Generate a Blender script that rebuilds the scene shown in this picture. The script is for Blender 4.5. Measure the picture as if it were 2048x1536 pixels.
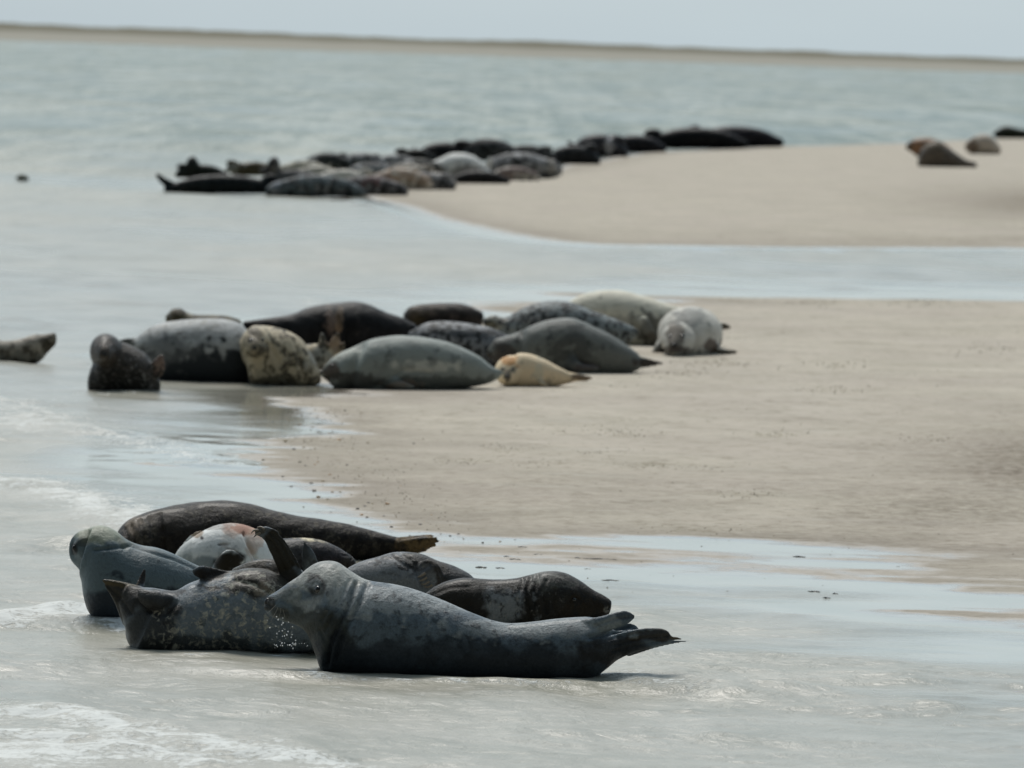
import bpy, math, random
import numpy as np
from mathutils import Vector, Matrix
from mathutils.bvhtree import BVHTree

# ------------------------------------------------------------------ scene
for o in list(bpy.data.objects):
    bpy.data.objects.remove(o)
scene = bpy.context.scene
COL = scene.collection
rnd = random.Random(7)

# ------------------------------------------------------------------ camera
FPX = 14875.0                    # focal length in photo pixels (photo is 2048 wide)
CAM = np.array([0.0, 0.0, 3.0])
ROLL = math.radians(1.95)
PITCH = math.atan((768 - 90) * math.cos(ROLL) / FPX)
X_ = np.array([1.0, 0, 0])
FW = np.array([0, math.cos(PITCH), -math.sin(PITCH)])
UP0 = np.array([0, math.sin(PITCH), math.cos(PITCH)])
RC = math.cos(ROLL) * X_ + math.sin(ROLL) * UP0
UC = -math.sin(ROLL) * X_ + math.cos(ROLL) * UP0
cam_d = bpy.data.cameras.new("camera")
cam = bpy.data.objects.new("camera", cam_d)
COL.objects.link(cam)
M = Matrix.Identity(4)
for i in range(3):
    M[i][0], M[i][1], M[i][2], M[i][3] = RC[i], UC[i], -FW[i], CAM[i]
cam.matrix_world = M
cam_d.sensor_width = 36.0
cam_d.lens = FPX / 2048 * 36.0
cam_d.clip_start = 0.5
cam_d.clip_end = 60000
cam_d.dof.use_dof = True
cam_d.dof.focus_distance = 35.9
cam_d.dof.aperture_fstop = 6.2
cam_d.dof.aperture_blades = 0
scene.camera = cam
scene.render.resolution_x, scene.render.resolution_y = 1024, 768

# ------------------------------------------------------------------ world, sun, exposure
SUN_EL, SUN_AZ = math.radians(52), math.radians(-14)      # azimuth from +Y towards +X
world = bpy.data.worlds.new("World")
scene.world = world
world.use_nodes = True
nt = world.node_tree
for n in list(nt.nodes):
    nt.nodes.remove(n)
wo = nt.nodes.new("ShaderNodeOutputWorld")
bg = nt.nodes.new("ShaderNodeBackground")
sky = nt.nodes.new("ShaderNodeTexSky")
sky.sky_type = 'NISHITA'
sky.sun_disc = False
sky.sun_elevation = SUN_EL
sky.sun_rotation = SUN_AZ
sky.air_density = 1.0
sky.dust_density = 2.0
sky.ozone_density = 1.0
mixc = nt.nodes.new("ShaderNodeMix"); mixc.data_type = 'RGBA'
mixc.inputs[0].default_value = 0.72
tc = nt.nodes.new("ShaderNodeTexCoord")
mp = nt.nodes.new("ShaderNodeMapping"); mp.inputs['Scale'].default_value = (2, 2, 9)
nz = nt.nodes.new("ShaderNodeTexNoise"); nz.inputs['Scale'].default_value = 1.6; nz.inputs['Detail'].default_value = 5
cr = nt.nodes.new("ShaderNodeValToRGB")
cr.color_ramp.elements[0].position = 0.3; cr.color_ramp.elements[0].color = (3.8, 5.0, 5.9, 1)
cr.color_ramp.elements[1].position = 0.7; cr.color_ramp.elements[1].color = (4.9, 6.2, 7.0, 1)
nt.links.new(tc.outputs['Generated'], mp.inputs[0]); nt.links.new(mp.outputs[0], nz.inputs['Vector'])
nt.links.new(nz.outputs['Fac'], cr.inputs[0])
nt.links.new(sky.outputs[0], mixc.inputs[6]); nt.links.new(cr.outputs[0], mixc.inputs[7])
# added: unseen sky behind the camera is dimmed, so sides facing it go dark
dt = nt.nodes.new("ShaderNodeVectorMath"); dt.operation = 'DOT_PRODUCT'
nt.links.new(tc.outputs['Generated'], dt.inputs[0]); dt.inputs[1].default_value = (0, .9, .42)
mr = nt.nodes.new("ShaderNodeMapRange"); mr.interpolation_type = 'SMOOTHSTEP'
nt.links.new(dt.outputs['Value'], mr.inputs[0])
mr.inputs[1].default_value = -.45; mr.inputs[2].default_value = .85; mr.inputs[3].default_value = .10; mr.inputs[4].default_value = 1.0
vm = nt.nodes.new("ShaderNodeVectorMath"); vm.operation = 'SCALE'
nt.links.new(mixc.outputs[2], vm.inputs[0]); nt.links.new(mr.outputs[0], vm.inputs['Scale'])
nt.links.new(vm.outputs[0], bg.inputs[0])
bg.inputs[1].default_value = 0.12
nt.links.new(bg.outputs[0], wo.inputs[0])

sun_d = bpy.data.lights.new("sun", 'SUN')
sun_d.energy = 2.9
sun_d.angle = math.radians(22)
sun_d.color = (1.0, 0.96, 0.9)
sun = bpy.data.objects.new("sun", sun_d)
COL.objects.link(sun)
sd = Vector((math.sin(SUN_AZ) * math.cos(SUN_EL), math.cos(SUN_AZ) * math.cos(SUN_EL), math.sin(SUN_EL)))
sun.rotation_euler = sd.to_track_quat('Z', 'Y').to_euler()
sun.location = (0, 40, 30)
scene.view_settings.view_transform = 'Standard'
scene.view_settings.look = 'None'
scene.view_settings.exposure = 0.0
scene.view_settings.gamma = 1.0

# ------------------------------------------------------------------ helpers
def ray(px, py):
    return (FW[None] * FPX + np.atleast_1d(px)[:, None] * 0 + RC[None] * (np.atleast_1d(px)[:, None] - 1024.0)
            - UC[None] * (np.atleast_1d(py)[:, None] - 768.0))

def P(px, py, D):
    """world point seen at photo pixel (px,py) at depth D along the view axis"""
    return CAM + ray(np.array([px], float), np.array([py], float))[0] / FPX * D

def proj(V):
    d = V - CAM
    z = d @ FW
    return 1024 + FPX * (d @ RC) / z, 768 - FPX * (d @ UC) / z

def zplane(pts, z=0.0):
    pts = np.array(pts, float)
    r = ray(pts[:, 0], pts[:, 1])
    t = (z - CAM[2]) / r[:, 2]
    return (CAM + r * t[:, None])[:, :2]

def hash2(ix, iy, s):
    n = (ix.astype(np.int64) * 374761393 + iy.astype(np.int64) * 668265263 + s * 1442695041) & 0x7fffffff
    n = ((n ^ (n >> 13)) * 1274126177) & 0x7fffffff
    return ((n ^ (n >> 16)) & 0xffff) / 65535.0

def vnoise(x, y, s=0):
    ix, iy = np.floor(x), np.floor(y)
    fx, fy = x - ix, y - iy
    fx = fx * fx * (3 - 2 * fx); fy = fy * fy * (3 - 2 * fy)
    a = hash2(ix, iy, s); b = hash2(ix + 1, iy, s); c = hash2(ix, iy + 1, s); d = hash2(ix + 1, iy + 1, s)
    return (a * (1 - fx) + b * fx) * (1 - fy) + (c * (1 - fx) + d * fx) * fy - 0.5

def fbm(x, y, s=0, o=4):
    v = 0; a = 1.0
    for i in range(o):
        v = v + a * vnoise(x, y, s + i * 17)
        x = x * 2.03 + 11.3; y = y * 2.03 + 5.7; a *= 0.5
    return v

def sstep(a, b, x):
    t = np.clip((x - a) / (b - a), 0, 1)
    return t * t * (3 - 2 * t)

def poly_sd(x, y, poly):
    """signed distance, positive inside"""
    d2 = np.full(x.shape, 1e18)
    inside = np.zeros(x.shape, bool)
    n = len(poly)
    for i in range(n):
        ax, ay = poly[i]; bx, by = poly[(i + 1) % n]
        ex, ey = bx - ax, by - ay
        t = np.clip(((x - ax) * ex + (y - ay) * ey) / (ex * ex + ey * ey + 1e-12), 0, 1)
        d2 = np.minimum(d2, (x - ax - t * ex) ** 2 + (y - ay - t * ey) ** 2)
        c = ((ay > y) != (by > y)) & (x < (bx - ax) * (y - ay) / (by - ay + 1e-18) + ax)
        inside ^= c
    d = np.sqrt(d2)
    return np.where(inside, d, -d)

def tag(o, label=None, cat=None, group=None, kind=None):
    if label: o['label'] = label
    if cat: o['category'] = cat
    if group: o['group'] = group
    if kind: o['kind'] = kind
    return o

def mesh_obj(name, V, F, mat=None, parent=None, smooth=True, attrs=None, cols=None):
    me = bpy.data.meshes.new(name)
    V = np.asarray(V, np.float32)
    F = np.asarray(F)
    me.vertices.add(len(V)); me.vertices.foreach_set('co', V.ravel())
    k = F.shape[1]
    me.loops.add(F.size); me.loops.foreach_set('vertex_index', F.ravel().astype(np.int32))
    me.polygons.add(len(F))
    me.polygons.foreach_set('loop_start', np.arange(0, F.size, k, dtype=np.int32))
    me.polygons.foreach_set('loop_total', np.full(len(F), k, np.int32))
    me.update(calc_edges=True)
    me.polygons.foreach_set('use_smooth', np.full(len(F), smooth))
    for nme, a in (attrs or {}).items():
        at = me.attributes.new(nme, 'FLOAT', 'POINT'); at.data.foreach_set('value', np.asarray(a, np.float32))
    for nme, a in (cols or {}).items():
        c4 = np.ones((len(V), 4), np.float32); c4[:, :3] = a
        at = me.attributes.new(nme, 'FLOAT_COLOR', 'POINT'); at.data.foreach_set('color', c4.ravel())
    me.update()
    o = bpy.data.objects.new(name, me)
    COL.objects.link(o)
    if mat: me.materials.append(mat)
    if parent:
        o.parent = parent
    return o

def new_mat(name):
    m = bpy.data.materials.new(name); m.use_nodes = True
    t = m.node_tree
    for n in list(t.nodes): t.nodes.remove(n)
    out = t.nodes.new("ShaderNodeOutputMaterial")
    b = t.nodes.new("ShaderNodeBsdfPrincipled")
    t.links.new(b.outputs[0], out.inputs[0])
    return m, t, b

class NB:
    """tiny node builder"""
    def __init__(s, t): s.t = t
    def val(s, x, inp):
        if isinstance(x, (int, float)): inp.default_value = x
        elif isinstance(x, tuple): inp.default_value = (x + (1,)) if len(x) == 3 and len(inp.default_value) == 4 else x
        else: s.t.links.new(x, inp)
    def attr(s, n, out='Fac'):
        a = s.t.nodes.new("ShaderNodeAttribute"); a.attribute_name = n; return a.outputs[out]
    def math(s, op, a, b=0.0, clamp=False):
        n = s.t.nodes.new("ShaderNodeMath"); n.operation = op; n.use_clamp = clamp
        s.val(a, n.inputs[0]); s.val(b, n.inputs[1]); return n.outputs[0]
    def mix(s, f, a, b, mode='MIX'):
        n = s.t.nodes.new("ShaderNodeMix"); n.data_type = 'RGBA'; n.blend_type = mode
        s.val(f, n.inputs[0]); s.val(a, n.inputs[6]); s.val(b, n.inputs[7]); return n.outputs[2]
    def noise(s, scale, detail=3, rough=0.5, stretch=None, vec=None, dist=0.0):
        if vec is None:
            c = s.t.nodes.new("ShaderNodeTexCoord"); vec = c.outputs['Object']
        if stretch:
            m = s.t.nodes.new("ShaderNodeMapping"); m.inputs['Scale'].default_value = stretch
            s.t.links.new(vec, m.inputs[0]); vec = m.outputs[0]
        n = s.t.nodes.new("ShaderNodeTexNoise")
        n.inputs['Scale'].default_value = scale; n.inputs['Detail'].default_value = detail
        n.inputs['Roughness'].default_value = rough; n.inputs['Distortion'].default_value = dist
        s.t.links.new(vec, n.inputs['Vector']); return n.outputs['Fac']
    def ramp(s, x, lo, hi, a=0.0, b=1.0):
        n = s.t.nodes.new("ShaderNodeMapRange"); n.interpolation_type = 'SMOOTHSTEP'
        s.val(x, n.inputs[0]); n.inputs[1].default_value = lo; n.inputs[2].default_value = hi
        n.inputs[3].default_value = a; n.inputs[4].default_value = b; return n.outputs[0]
    def bump(s, h, dist, strength=1.0, normal=None):
        n = s.t.nodes.new("ShaderNodeBump"); s.val(h, n.inputs['Height'])
        n.inputs['Distance'].default_value = dist; s.val(strength, n.inputs['Strength'])
        if normal: s.t.links.new(normal, n.inputs['Normal'])
        return n.outputs[0]

# ------------------------------------------------------------------ terrain heights
near_px = [(3600, 1480), (2700, 1300), (2048, 1192), (1750, 1112), (1560, 1090), (1200, 1082), (900, 1084),
           (800, 1066), (690, 1044), (640, 1010), (590, 958), (520, 922), (468, 897), (500, 872), (560, 852),
           (540, 835), (500, 815), (525, 795), (600, 778), (640, 764), (560, 752), (470, 742), (450, 715),
           (600, 672), (800, 650), (960, 636), (1060, 612), (1150, 600), (1400, 594), (2048, 600), (2700, 610), (3600, 636)]
far_px = [(735, 396), (800, 415), (870, 440), (950, 464), (1050, 482), (1200, 492), (1600, 496), (2048, 498), (3000, 520),
          (4200, 560), (4200, 310), (3000, 284), (2048, 274), (1800, 286), (1540, 293), (1300, 306), (1220, 314),
          (1120, 330), (1050, 346), (900, 360), (740, 382)]
NEAR = zplane(near_px); FAR = zplane(far_px)

def sand_h(x, y):
    dn = poly_sd(x, y, NEAR)
    df = poly_sd(x, y, FAR)
    dn = np.where(dn < 0, poly_sd(x * 6, y, NEAR * np.array([6.0, 1.0])), dn)
    wob = 0.0045 * fbm(x * 0.35, y * 0.12, 3, 3) + 0.034 * fbm(x * 0.4, y * .8, 9, 4)
    hn = np.where(dn > 0, 0.17 * (1 - np.exp(-dn / 7.0)), 0.0044 * dn)
    hn = hn + wob
    hf = np.where(df > 0, 0.36 * (1 - np.exp(-df / 16.0)), 0.07 * df)
    hf = hf + 0.012 * fbm(x * 0.2, y * 0.06, 5, 3)
    und = 0.02 * fbm(x * 0.13, y * 0.05, 21, 3) * sstep(2, 8, dn)
    h = np.maximum(hn + und, hf)
    return np.clip(h, -0.6, 1.0)

def ground_z(x, y):
    return np.maximum(sand_h(x, y), 0.0)

def ground_at(px, py):
    """first ground point along the pixel's ray"""
    r = ray(np.array([px], float), np.array([py], float))[0]
    s = np.geomspace(25, 1500, 3000)
    pts = CAM[None] + r[None] / FPX * s[:, None]
    g = pts[:, 2] - ground_z(pts[:, 0], pts[:, 1])
    k = int(np.argmax(g < 0)) if (g < 0).any() else len(s) - 1
    return pts[k], s[k]

# column angles and row distances of the sheets (denser where the bay narrows to the seals)
def cols(n_in, half, n_out, wide):
    inner = np.linspace(-half, half, n_in)
    out = half + (wide - half) * (np.linspace(0, 1, n_out + 1)[1:]) ** 2
    return np.concatenate([-out[::-1], inner, out])

def grid(rows, angs):
    Y, A = np.meshgrid(rows, np.tan(np.radians(angs)), indexing='ij')
    return Y * A, Y

def grid_faces(nr, nc):
    i = np.arange((nr - 1) * nc).reshape(nr - 1, nc)[:, :-1].ravel()
    return np.stack([i, i + 1, i + nc + 1, i + nc], 1)

# ------------------------------------------------------------------ sand
def mat_sand():
    m, t, b = new_mat("sand"); n = NB(t)
    geo = t.nodes.new("ShaderNodeNewGeometry"); sep = t.nodes.new("ShaderNodeSeparateXYZ")
    t.links.new(geo.outputs['Position'], sep.inputs[0]); z = sep.outputs[2]
    n1 = n.noise(0.9, 5, 0.6); n2 = n.noise(9, 4, 0.65); n3 = n.noise(70, 3, 0.7)
    n4 = n.noise(0.25, 4, 0.6)
    c = n.mix(n.ramp(n1, .35, .7), (.505, .455, .375), (.42, .38, .31))
    c = n.mix(n.math('MULTIPLY', n.ramp(n4, .4, .65), .45), c, (.44, .385, .33))
    c = n.mix(n.math('MULTIPLY', n.ramp(n2, .50, .72), .6), c, (.22, .19, .135))
    c = n.mix(n.math('MULTIPLY', n.ramp(n.noise(3.2, 5, .7, (1, .6, 1)), .5, .75), .5), c, (.27, .235, .18))
    c = n.mix(n.math('MULTIPLY', n.ramp(n.noise(1.7, 5, .7, (.6, 1.4, 1)), .52, .7), .4), c, (.56, .52, .45))
    c = n.mix(n.math('MULTIPLY', n.ramp(n3, .60, .70), .35), c, (.15, .13, .09))
    damp = n.attr('damp')
    dn = n.math('MULTIPLY', damp, n.ramp(n.noise(11, 5, .75, (1, .8, 1)), .35, .65, .25, 1.25))
    c = n.mix(dn, c, (.15, .12, .085))
    algae = n.attr('algae')
    af = n.math('MULTIPLY', algae, n.ramp(n.noise(18, 4, .7), .50, .62))
    c = n.mix(n.math('MULTIPLY', af, .9), c, (.13, .115, .045))
    zz = n.math('ADD', z, n.math('MULTIPLY', n.math('SUBTRACT', n.noise(2.5, 4, .6), .5), .02))
    wet = n.ramp(zz, .004, .040, 1.0, 0.0)
    c = n.mix(n.math('MULTIPLY', wet, .45), c, (.21, .18, .145))
    t.links.new(c, b.inputs['Base Color'])
    film = n.ramp(zz, .001, .012, 1.0, 0.0)
    r = n.math('SUBTRACT', .92, n.math('MULTIPLY', film, .80), True)
    r = n.math('SUBTRACT', r, n.math('MULTIPLY', wet, .02), True)
    t.links.new(r, b.inputs['Roughness'])
    sp = n.math('ADD', .12, n.math('MULTIPLY', film, .4)); t.links.new(sp, b.inputs['Specular IOR Level'])
    bs = n.math('MULTIPLY', n.math('SUBTRACT', 1.0, film), .8)
    bs = n.math('ADD', bs, .02)
    hgt = n.math('ADD', n.math('MULTIPLY', n2, 1.0), n.math('MULTIPLY', n3, .22))
    rip = n.noise(5, 3, .5, (1, 2.6, 1))
    hgt = n.math('ADD', hgt, n.math('MULTIPLY', n.math('MULTIPLY', rip, damp), 3.0))
    t.links.new(n.bump(hgt, .028, bs), b.inputs['Normal'])
    return m

def px_blob(px, py, blobs):
    v = np.zeros(px.shape)
    for (cx, cy, rx, ry, s) in blobs:
        d = ((px - cx) / rx) ** 2 + ((py - cy) / ry) ** 2
        v = np.maximum(v, s * np.exp(-d * 1.4))
    return v

rows = 3.0 * FPX / np.concatenate([np.arange(1560, 560, -1.8), np.arange(560, 150, -1.1)])
rows = np.concatenate([np.linspace(12, rows[0] - .3, 20), rows, np.geomspace(rows[-1] * 1.02, 420, 15)])
angs = cols(330, 6.0, 40, 55)
gx, gy = grid(rows, angs)
gz = sand_h(gx.ravel(), gy.ravel())
V = np.stack([gx.ravel(), gy.ravel(), gz], 1)
qx, qy = proj(V)
# world anchored: positions of the darker damp patches are found once from the photo and lie on the sand
damp = px_blob(qx, qy, [(2120, 930, 330, 95, .85), (1900, 1010, 380, 70, .5), (2200, 405, 380, 42, .9),
                        (1600, 960, 300, 50, .2), (2050, 480, 900, 12, .35), (1500, 1010, 700, 30, .18), (1100, 1000, 900, 90, .28), (1700, 1080, 600, 60, .35), (1300, 470, 700, 22, .15)])
algae = px_blob(qx, qy, [(1430, 725, 60, 7, 1), (1370, 745, 60, 5, .8), (1670, 730, 40, 6, .8), (1540, 870, 60, 6, 1),
                         (1670, 780, 50, 6, .6), (1250, 870, 50, 6, .8), (1290, 930, 90, 5, 1), (1860, 880, 60, 5, .8),
                         (1500, 990, 60, 4, .8), (1750, 890, 50, 6, .8), (1260, 840, 50, 5, .7), (1010, 900, 40, 6, .8),
                         (1100, 925, 40, 6, .8), (950, 920, 60, 5, 1), (1400, 1060, 90, 6, .7), (1820, 600, 100, 5, 1),
                         (1630, 605, 70, 5, 1), (1480, 985, 120, 6, .6), (1900, 665, 120, 8, .6), (1600, 660, 120, 8, .5),
                         (1460, 600, 60, 5, .8), (680, 880, 120, 60, .35)])
sand = mesh_obj("sand_bank", V, grid_faces(len(rows), len(angs)), mat_sand(), attrs={'damp': damp, 'algae': algae})
tag(sand, kind='structure')

# ------------------------------------------------------------------ water
def mat_water():
    m, t, b = new_mat("water"); n = NB(t)
    dep = n.attr('depth'); foam = n.attr('foam'); far = n.attr('far'); amp = n.attr('amp'); mud = n.attr('mud')
    n1 = n.noise(1.1, 4, .6)
    c = n.mix(n.ramp(n1, .35, .65), (.385, .37, .31), (.30, .295, .24))
    wl = n.noise(.22, 5, .72, (1, .055, 1))
    wl2 = n.noise(.9, 4, .7, (1, .06, 1))
    wln = n.math('ADD', n.math('MULTIPLY', wl, .5), n.math('MULTIPLY', wl2, .5))
    c = n.mix(far, c, n.mix(n.ramp(wln, .42, .60), (.065, .115, .09), (.27, .30, .25)))
    c = n.mix(n.math('MULTIPLY', mud, .8), c, (.09, .085, .045))
    t.links.new(c, b.inputs['Base Color'])
    fz = n.noise(26, 5, .68, (1, .8, 1), dist=.6)
    fz2 = n.noise(5.5, 3, .6)
    thr = n.math('ADD', n.math('MULTIPLY', fz, .7), n.math('MULTIPLY', fz2, .5))
    thr = n.math('ADD', thr, n.math('MULTIPLY', foam, .42))
    ff = n.math('MULTIPLY', n.ramp(thr, .77, .97), n.ramp(foam, .02, .2))
    c2 = n.mix(n.math('MULTIPLY', ff, .78), c, (.78, .80, .78))
    t.links.new(c2, b.inputs['Base Color'])
    r = n.math('ADD', n.math('ADD', .07, n.math('MULTIPLY', amp, .24)), n.math('MULTIPLY', ff, .6)); r = n.math('ADD', r, n.math('MULTIPLY', far, .10))
    t.links.new(r, b.inputs['Roughness'])
    b.inputs['IOR'].default_value = 1.33
    h1 = n.noise(15, 5, .7, (.8, 1.0, 1), dist=.6)
    h2 = n.noise(5.0, 4, .6, (1.0, .8, 1), dist=.5)
    h3 = n.noise(.9, 3, .6, (.6, 1, 1))
    h = n.math('ADD', n.math('MULTIPLY', h1, .010), n.math('MULTIPLY', h2, .024))
    h = n.math('ADD', h, n.math('MULTIPLY', n.math('MULTIPLY', h3, far), .35))
    h = n.math('ADD', h, n.math('MULTIPLY', n.math('MULTIPLY', wln, far), .9))
    h = n.math('ADD', h, n.math('MULTIPLY', ff, .006))
    t.links.new(n.bump(h, 1.0, n.math('ADD', n.math('MULTIPLY', amp, .8), .012)), b.inputs['Normal'])
    return m

rows = 3.0 * FPX / np.concatenate([np.arange(1500, 560, -1.0), np.arange(560, 60, -1.25), np.arange(60, 19, -2.0)])
rows = np.concatenate([np.linspace(10, rows[0] - .2, 24), rows])
angs = cols(470, 5.4, 40, 62)
gx, gy = grid(rows, angs)
x, y = gx.ravel(), gy.ravel()
depth = -sand_h(x, y)
calm = sstep(.004, .040, depth)
wx = x + .25 * fbm(x * .7, y * .7, 31, 2); wy = y + .3 * fbm(x * .6, y * .6, 37, 2)
rs = np.random.RandomState(4)
eta = np.zeros_like(x)
for i in range(46):
    L = 0.2 * (11.0) ** rs.rand()
    th = rs.normal(1.15, .75)
    a = 0.0024 * L ** .85 * (0.5 + rs.rand())
    k = 2 * math.pi / L
    cell = np.maximum(y * y / (3 * FPX), y * .0004)
    fade = 1 - sstep(.22, .5, cell / L)
    ph = k * (math.cos(th) * wx + math.sin(th) * wy) + rs.rand() * 6.28
    eta += a * fade * (1 - np.abs(np.sin(ph * .5))) * 2.2
patch = .55 + .9 * np.clip(fbm(x * .5, y * .35, 41, 3) + .35, 0, 1)
eta = (eta - eta[(y > 30) & (y < 45)].mean()) * calm * patch
px_, py_ = proj(np.stack([x, y, 0 * x], 1))
# breaking wavelets: crest lines found from the photo, laid out on the water
crests = [([(0, 1246), (80, 1232), (130, 1222), (200, 1234), (262, 1250)], .045, .28, .9),
          ([(0, 1098), (60, 1092), (150, 1104)], .02, .3, .15),
          ([(0, 800), (60, 830), (190, 868), (330, 892), (420, 930)], .035, .5, .5),
          ([(0, 960), (110, 985), (200, 1015), (280, 1050)], .03, .45, .7),
          ([(0, 1425), (150, 1432), (300, 1475), (450, 1500), (640, 1530), (700, 1545)], .04, .28, .8),
          ([(0, 1475), (200, 1488), (420, 1530)], .03, .25, .8),
          ([(1215, 1358), (1290, 1362), (1360, 1380)], .02, .22, .6),
          ([(1360, 1385), (1560, 1395), (1720, 1412), (1900, 1425), (2048, 1440)], .014, .35, .0),
          ([(1480, 1420), (1640, 1430), (1800, 1418), (2048, 1425)], .012, .25, .0),
          ([(640, 1352), (760, 1357), (900, 1362), (1100, 1368), (1190, 1366)], .016, .09, .55),
          ([(268, 1312), (400, 1312), (520, 1300), (600, 1292), (640, 1300)], .012, .07, .5),
          ([(180, 790), (250, 786), (330, 782)], .02, .2, .4),
          ([(548, 1308), (620, 1300)], .01, .08, .6)]
foam = np.zeros_like(x)
wig = .12 * fbm(x * 2.2, y * 1.2, 51, 3)
sel = y < 90
for line, hgt, w, fm in crests:
    L = zplane(line)
    d = np.full(x.shape, 1e9); side = np.zeros_like(x)
    for i in range(len(L) - 1):
        a, bb = L[i], L[i + 1]; e = bb - a
        tt = np.clip(((x - a[0]) * e[0] + (y - a[1]) * e[1]) / (e @ e), 0, 1)
        ddx, ddy = x - a[0] - tt * e[0], y - a[1] - tt * e[1]
        dd = np.hypot(ddx, ddy); better = dd < d
        d = np.where(better, dd, d); side = np.where(better, ddy, side)
    sg = side + wig * w * 3
    prof = np.where(sg > 0, np.exp(-(sg / (w * 1.6)) ** 2), np.exp(-(sg / (w * .6)) ** 2))
    prof = prof * (d < 4 * w + .3) * np.exp(-np.clip(d - np.abs(side), 0, None) / .25)
    eta += hgt * prof * (0.75 + fbm(x * 3.5, y * 2.5, 61, 3))
    foam = np.maximum(foam, fm * np.exp(-((d + wig * .5) / (w * 1.1)) ** 2))
foamblobs = [(90, 1500, 330, 55, .85), (420, 1500, 260, 38, .7), (70, 845, 150, 34, .7), (250, 880, 140, 22, .5),
             (60, 975, 140, 30, .7), (200, 1010, 130, 30, .6), (150, 1225, 60, 12, .9), (20, 1440, 200, 30, .5),
             (1290, 1366, 80, 14, .6), (800, 1390, 200, 22, .3), (620, 600, 40, 10, .5), (620, 1530, 150, 18, .7),
             (585, 1290, 40, 14, .9), (1180, 1345, 60, 20, .6), (900, 1500, 200, 30, .22), (350, 950, 90, 20, .3),
             (1600, 1400, 300, 30, .15), (690, 1380, 80, 14, .4), (1230, 570, 200, 16, .25)]
foam = np.maximum(foam, px_blob(px_, py_, foamblobs))
mud = px_blob(px_, py_, [(1330, 1372, 70, 14, .8), (620, 1300, 45, 25, .9), (110, 1232, 60, 9, .8), (1560, 1420, 400, 18, .25),
                         (900, 1378, 300, 14, .4), (440, 1322, 220, 10, .5), (60, 1096, 60, 8, .4)])
far = sstep(75, 260, y)
far = np.clip(far * .95 + .25 * fbm(x * .05, y * .01, 71, 3) * far, 0, 1)
V = np.stack([x, y, eta - .004 * calm], 1)
ampl = calm * (.6 + .8 * np.clip(fbm(x * .25, y * .08, 81, 3) + .4, 0, 1.2))
water = mesh_obj("sea_water", V, grid_faces(len(rows), len(angs)), mat_water(),
                 attrs={'depth': depth, 'foam': foam, 'far': far, 'amp': ampl, 'mud': mud})
tag(water, kind='structure')

# seabed / land sheet reaching the horizon, far beach and dunes
m_d, t, b = new_mat("dune_sand"); n = NB(t)
geo = t.nodes.new("ShaderNodeNewGeometry"); sep = t.nodes.new("ShaderNodeSeparateXYZ")
t.links.new(geo.outputs['Position'], sep.inputs[0])
g1 = n.noise(.05, 4, .6)
hz = n.math('ADD', sep.outputs[2], n.math('MULTIPLY', n.math('SUBTRACT', g1, .5), 1.6))
c = n.mix(n.ramp(hz, 1.6, 3.0), (.34, .325, .28), (.19, .18, .14))  # sand below, grass above; distance haze put into both colours
t.links.new(c, b.inputs['Base Color']); b.inputs['Roughness'].default_value = 1; b.inputs['Specular IOR Level'].default_value = 0
xs = np.linspace(-900, 900, 700)
prof_t = np.array([0, .12, .3, .5, .66, .8, .9, 1.0])
ys0 = np.interp(xs, [-900, -130, 0, 130, 900], [1700, 1790, 1900, 2050, 2500])
top = np.interp(xs, [-900, -150, -100, 0, 150, 900], [5.4, 4.6, 4.3, 4.2, 4.2, 4.6]) + .5 * fbm(xs / 30, xs * 0, 91, 5) + .35 * fbm(xs / 5, xs * 0 + 3, 92, 3)
hh = [-.3, .25, .7, 1.3, 2.2, 3.2, 3.7, 1.0]
V = []
for j, tt in enumerate(prof_t):
    z = (top * hh[j] / 3.7) if j > 2 else np.full(xs.shape, hh[j])
    if 2 < j < 7: z = z + .25 * fbm(xs / 9, xs * 0 + j * 3, 95 + j, 3)
    V.append(np.stack([xs, ys0 + tt * 420, z], 1))
V = np.concatenate(V)
dunes = mesh_obj("far_dunes", V, grid_faces(len(prof_t), len(xs)), m_d)
tag(dunes, kind='structure')
land = mesh_obj("far_ground", [(-30000, 2240, .2), (30000, 2240, .2), (30000, 50000, .2), (-30000, 50000, .2)], [(0, 1, 2, 3)], m_d)
tag(land, kind='structure')
bed = mesh_obj("sea_bed", [(-9000, -300, -.8), (9000, -300, -.8), (9000, 2300, -.8), (-9000, 2300, -.8)], [(0, 1, 2, 3)], m_d)
tag(bed, kind='structure')

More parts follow.
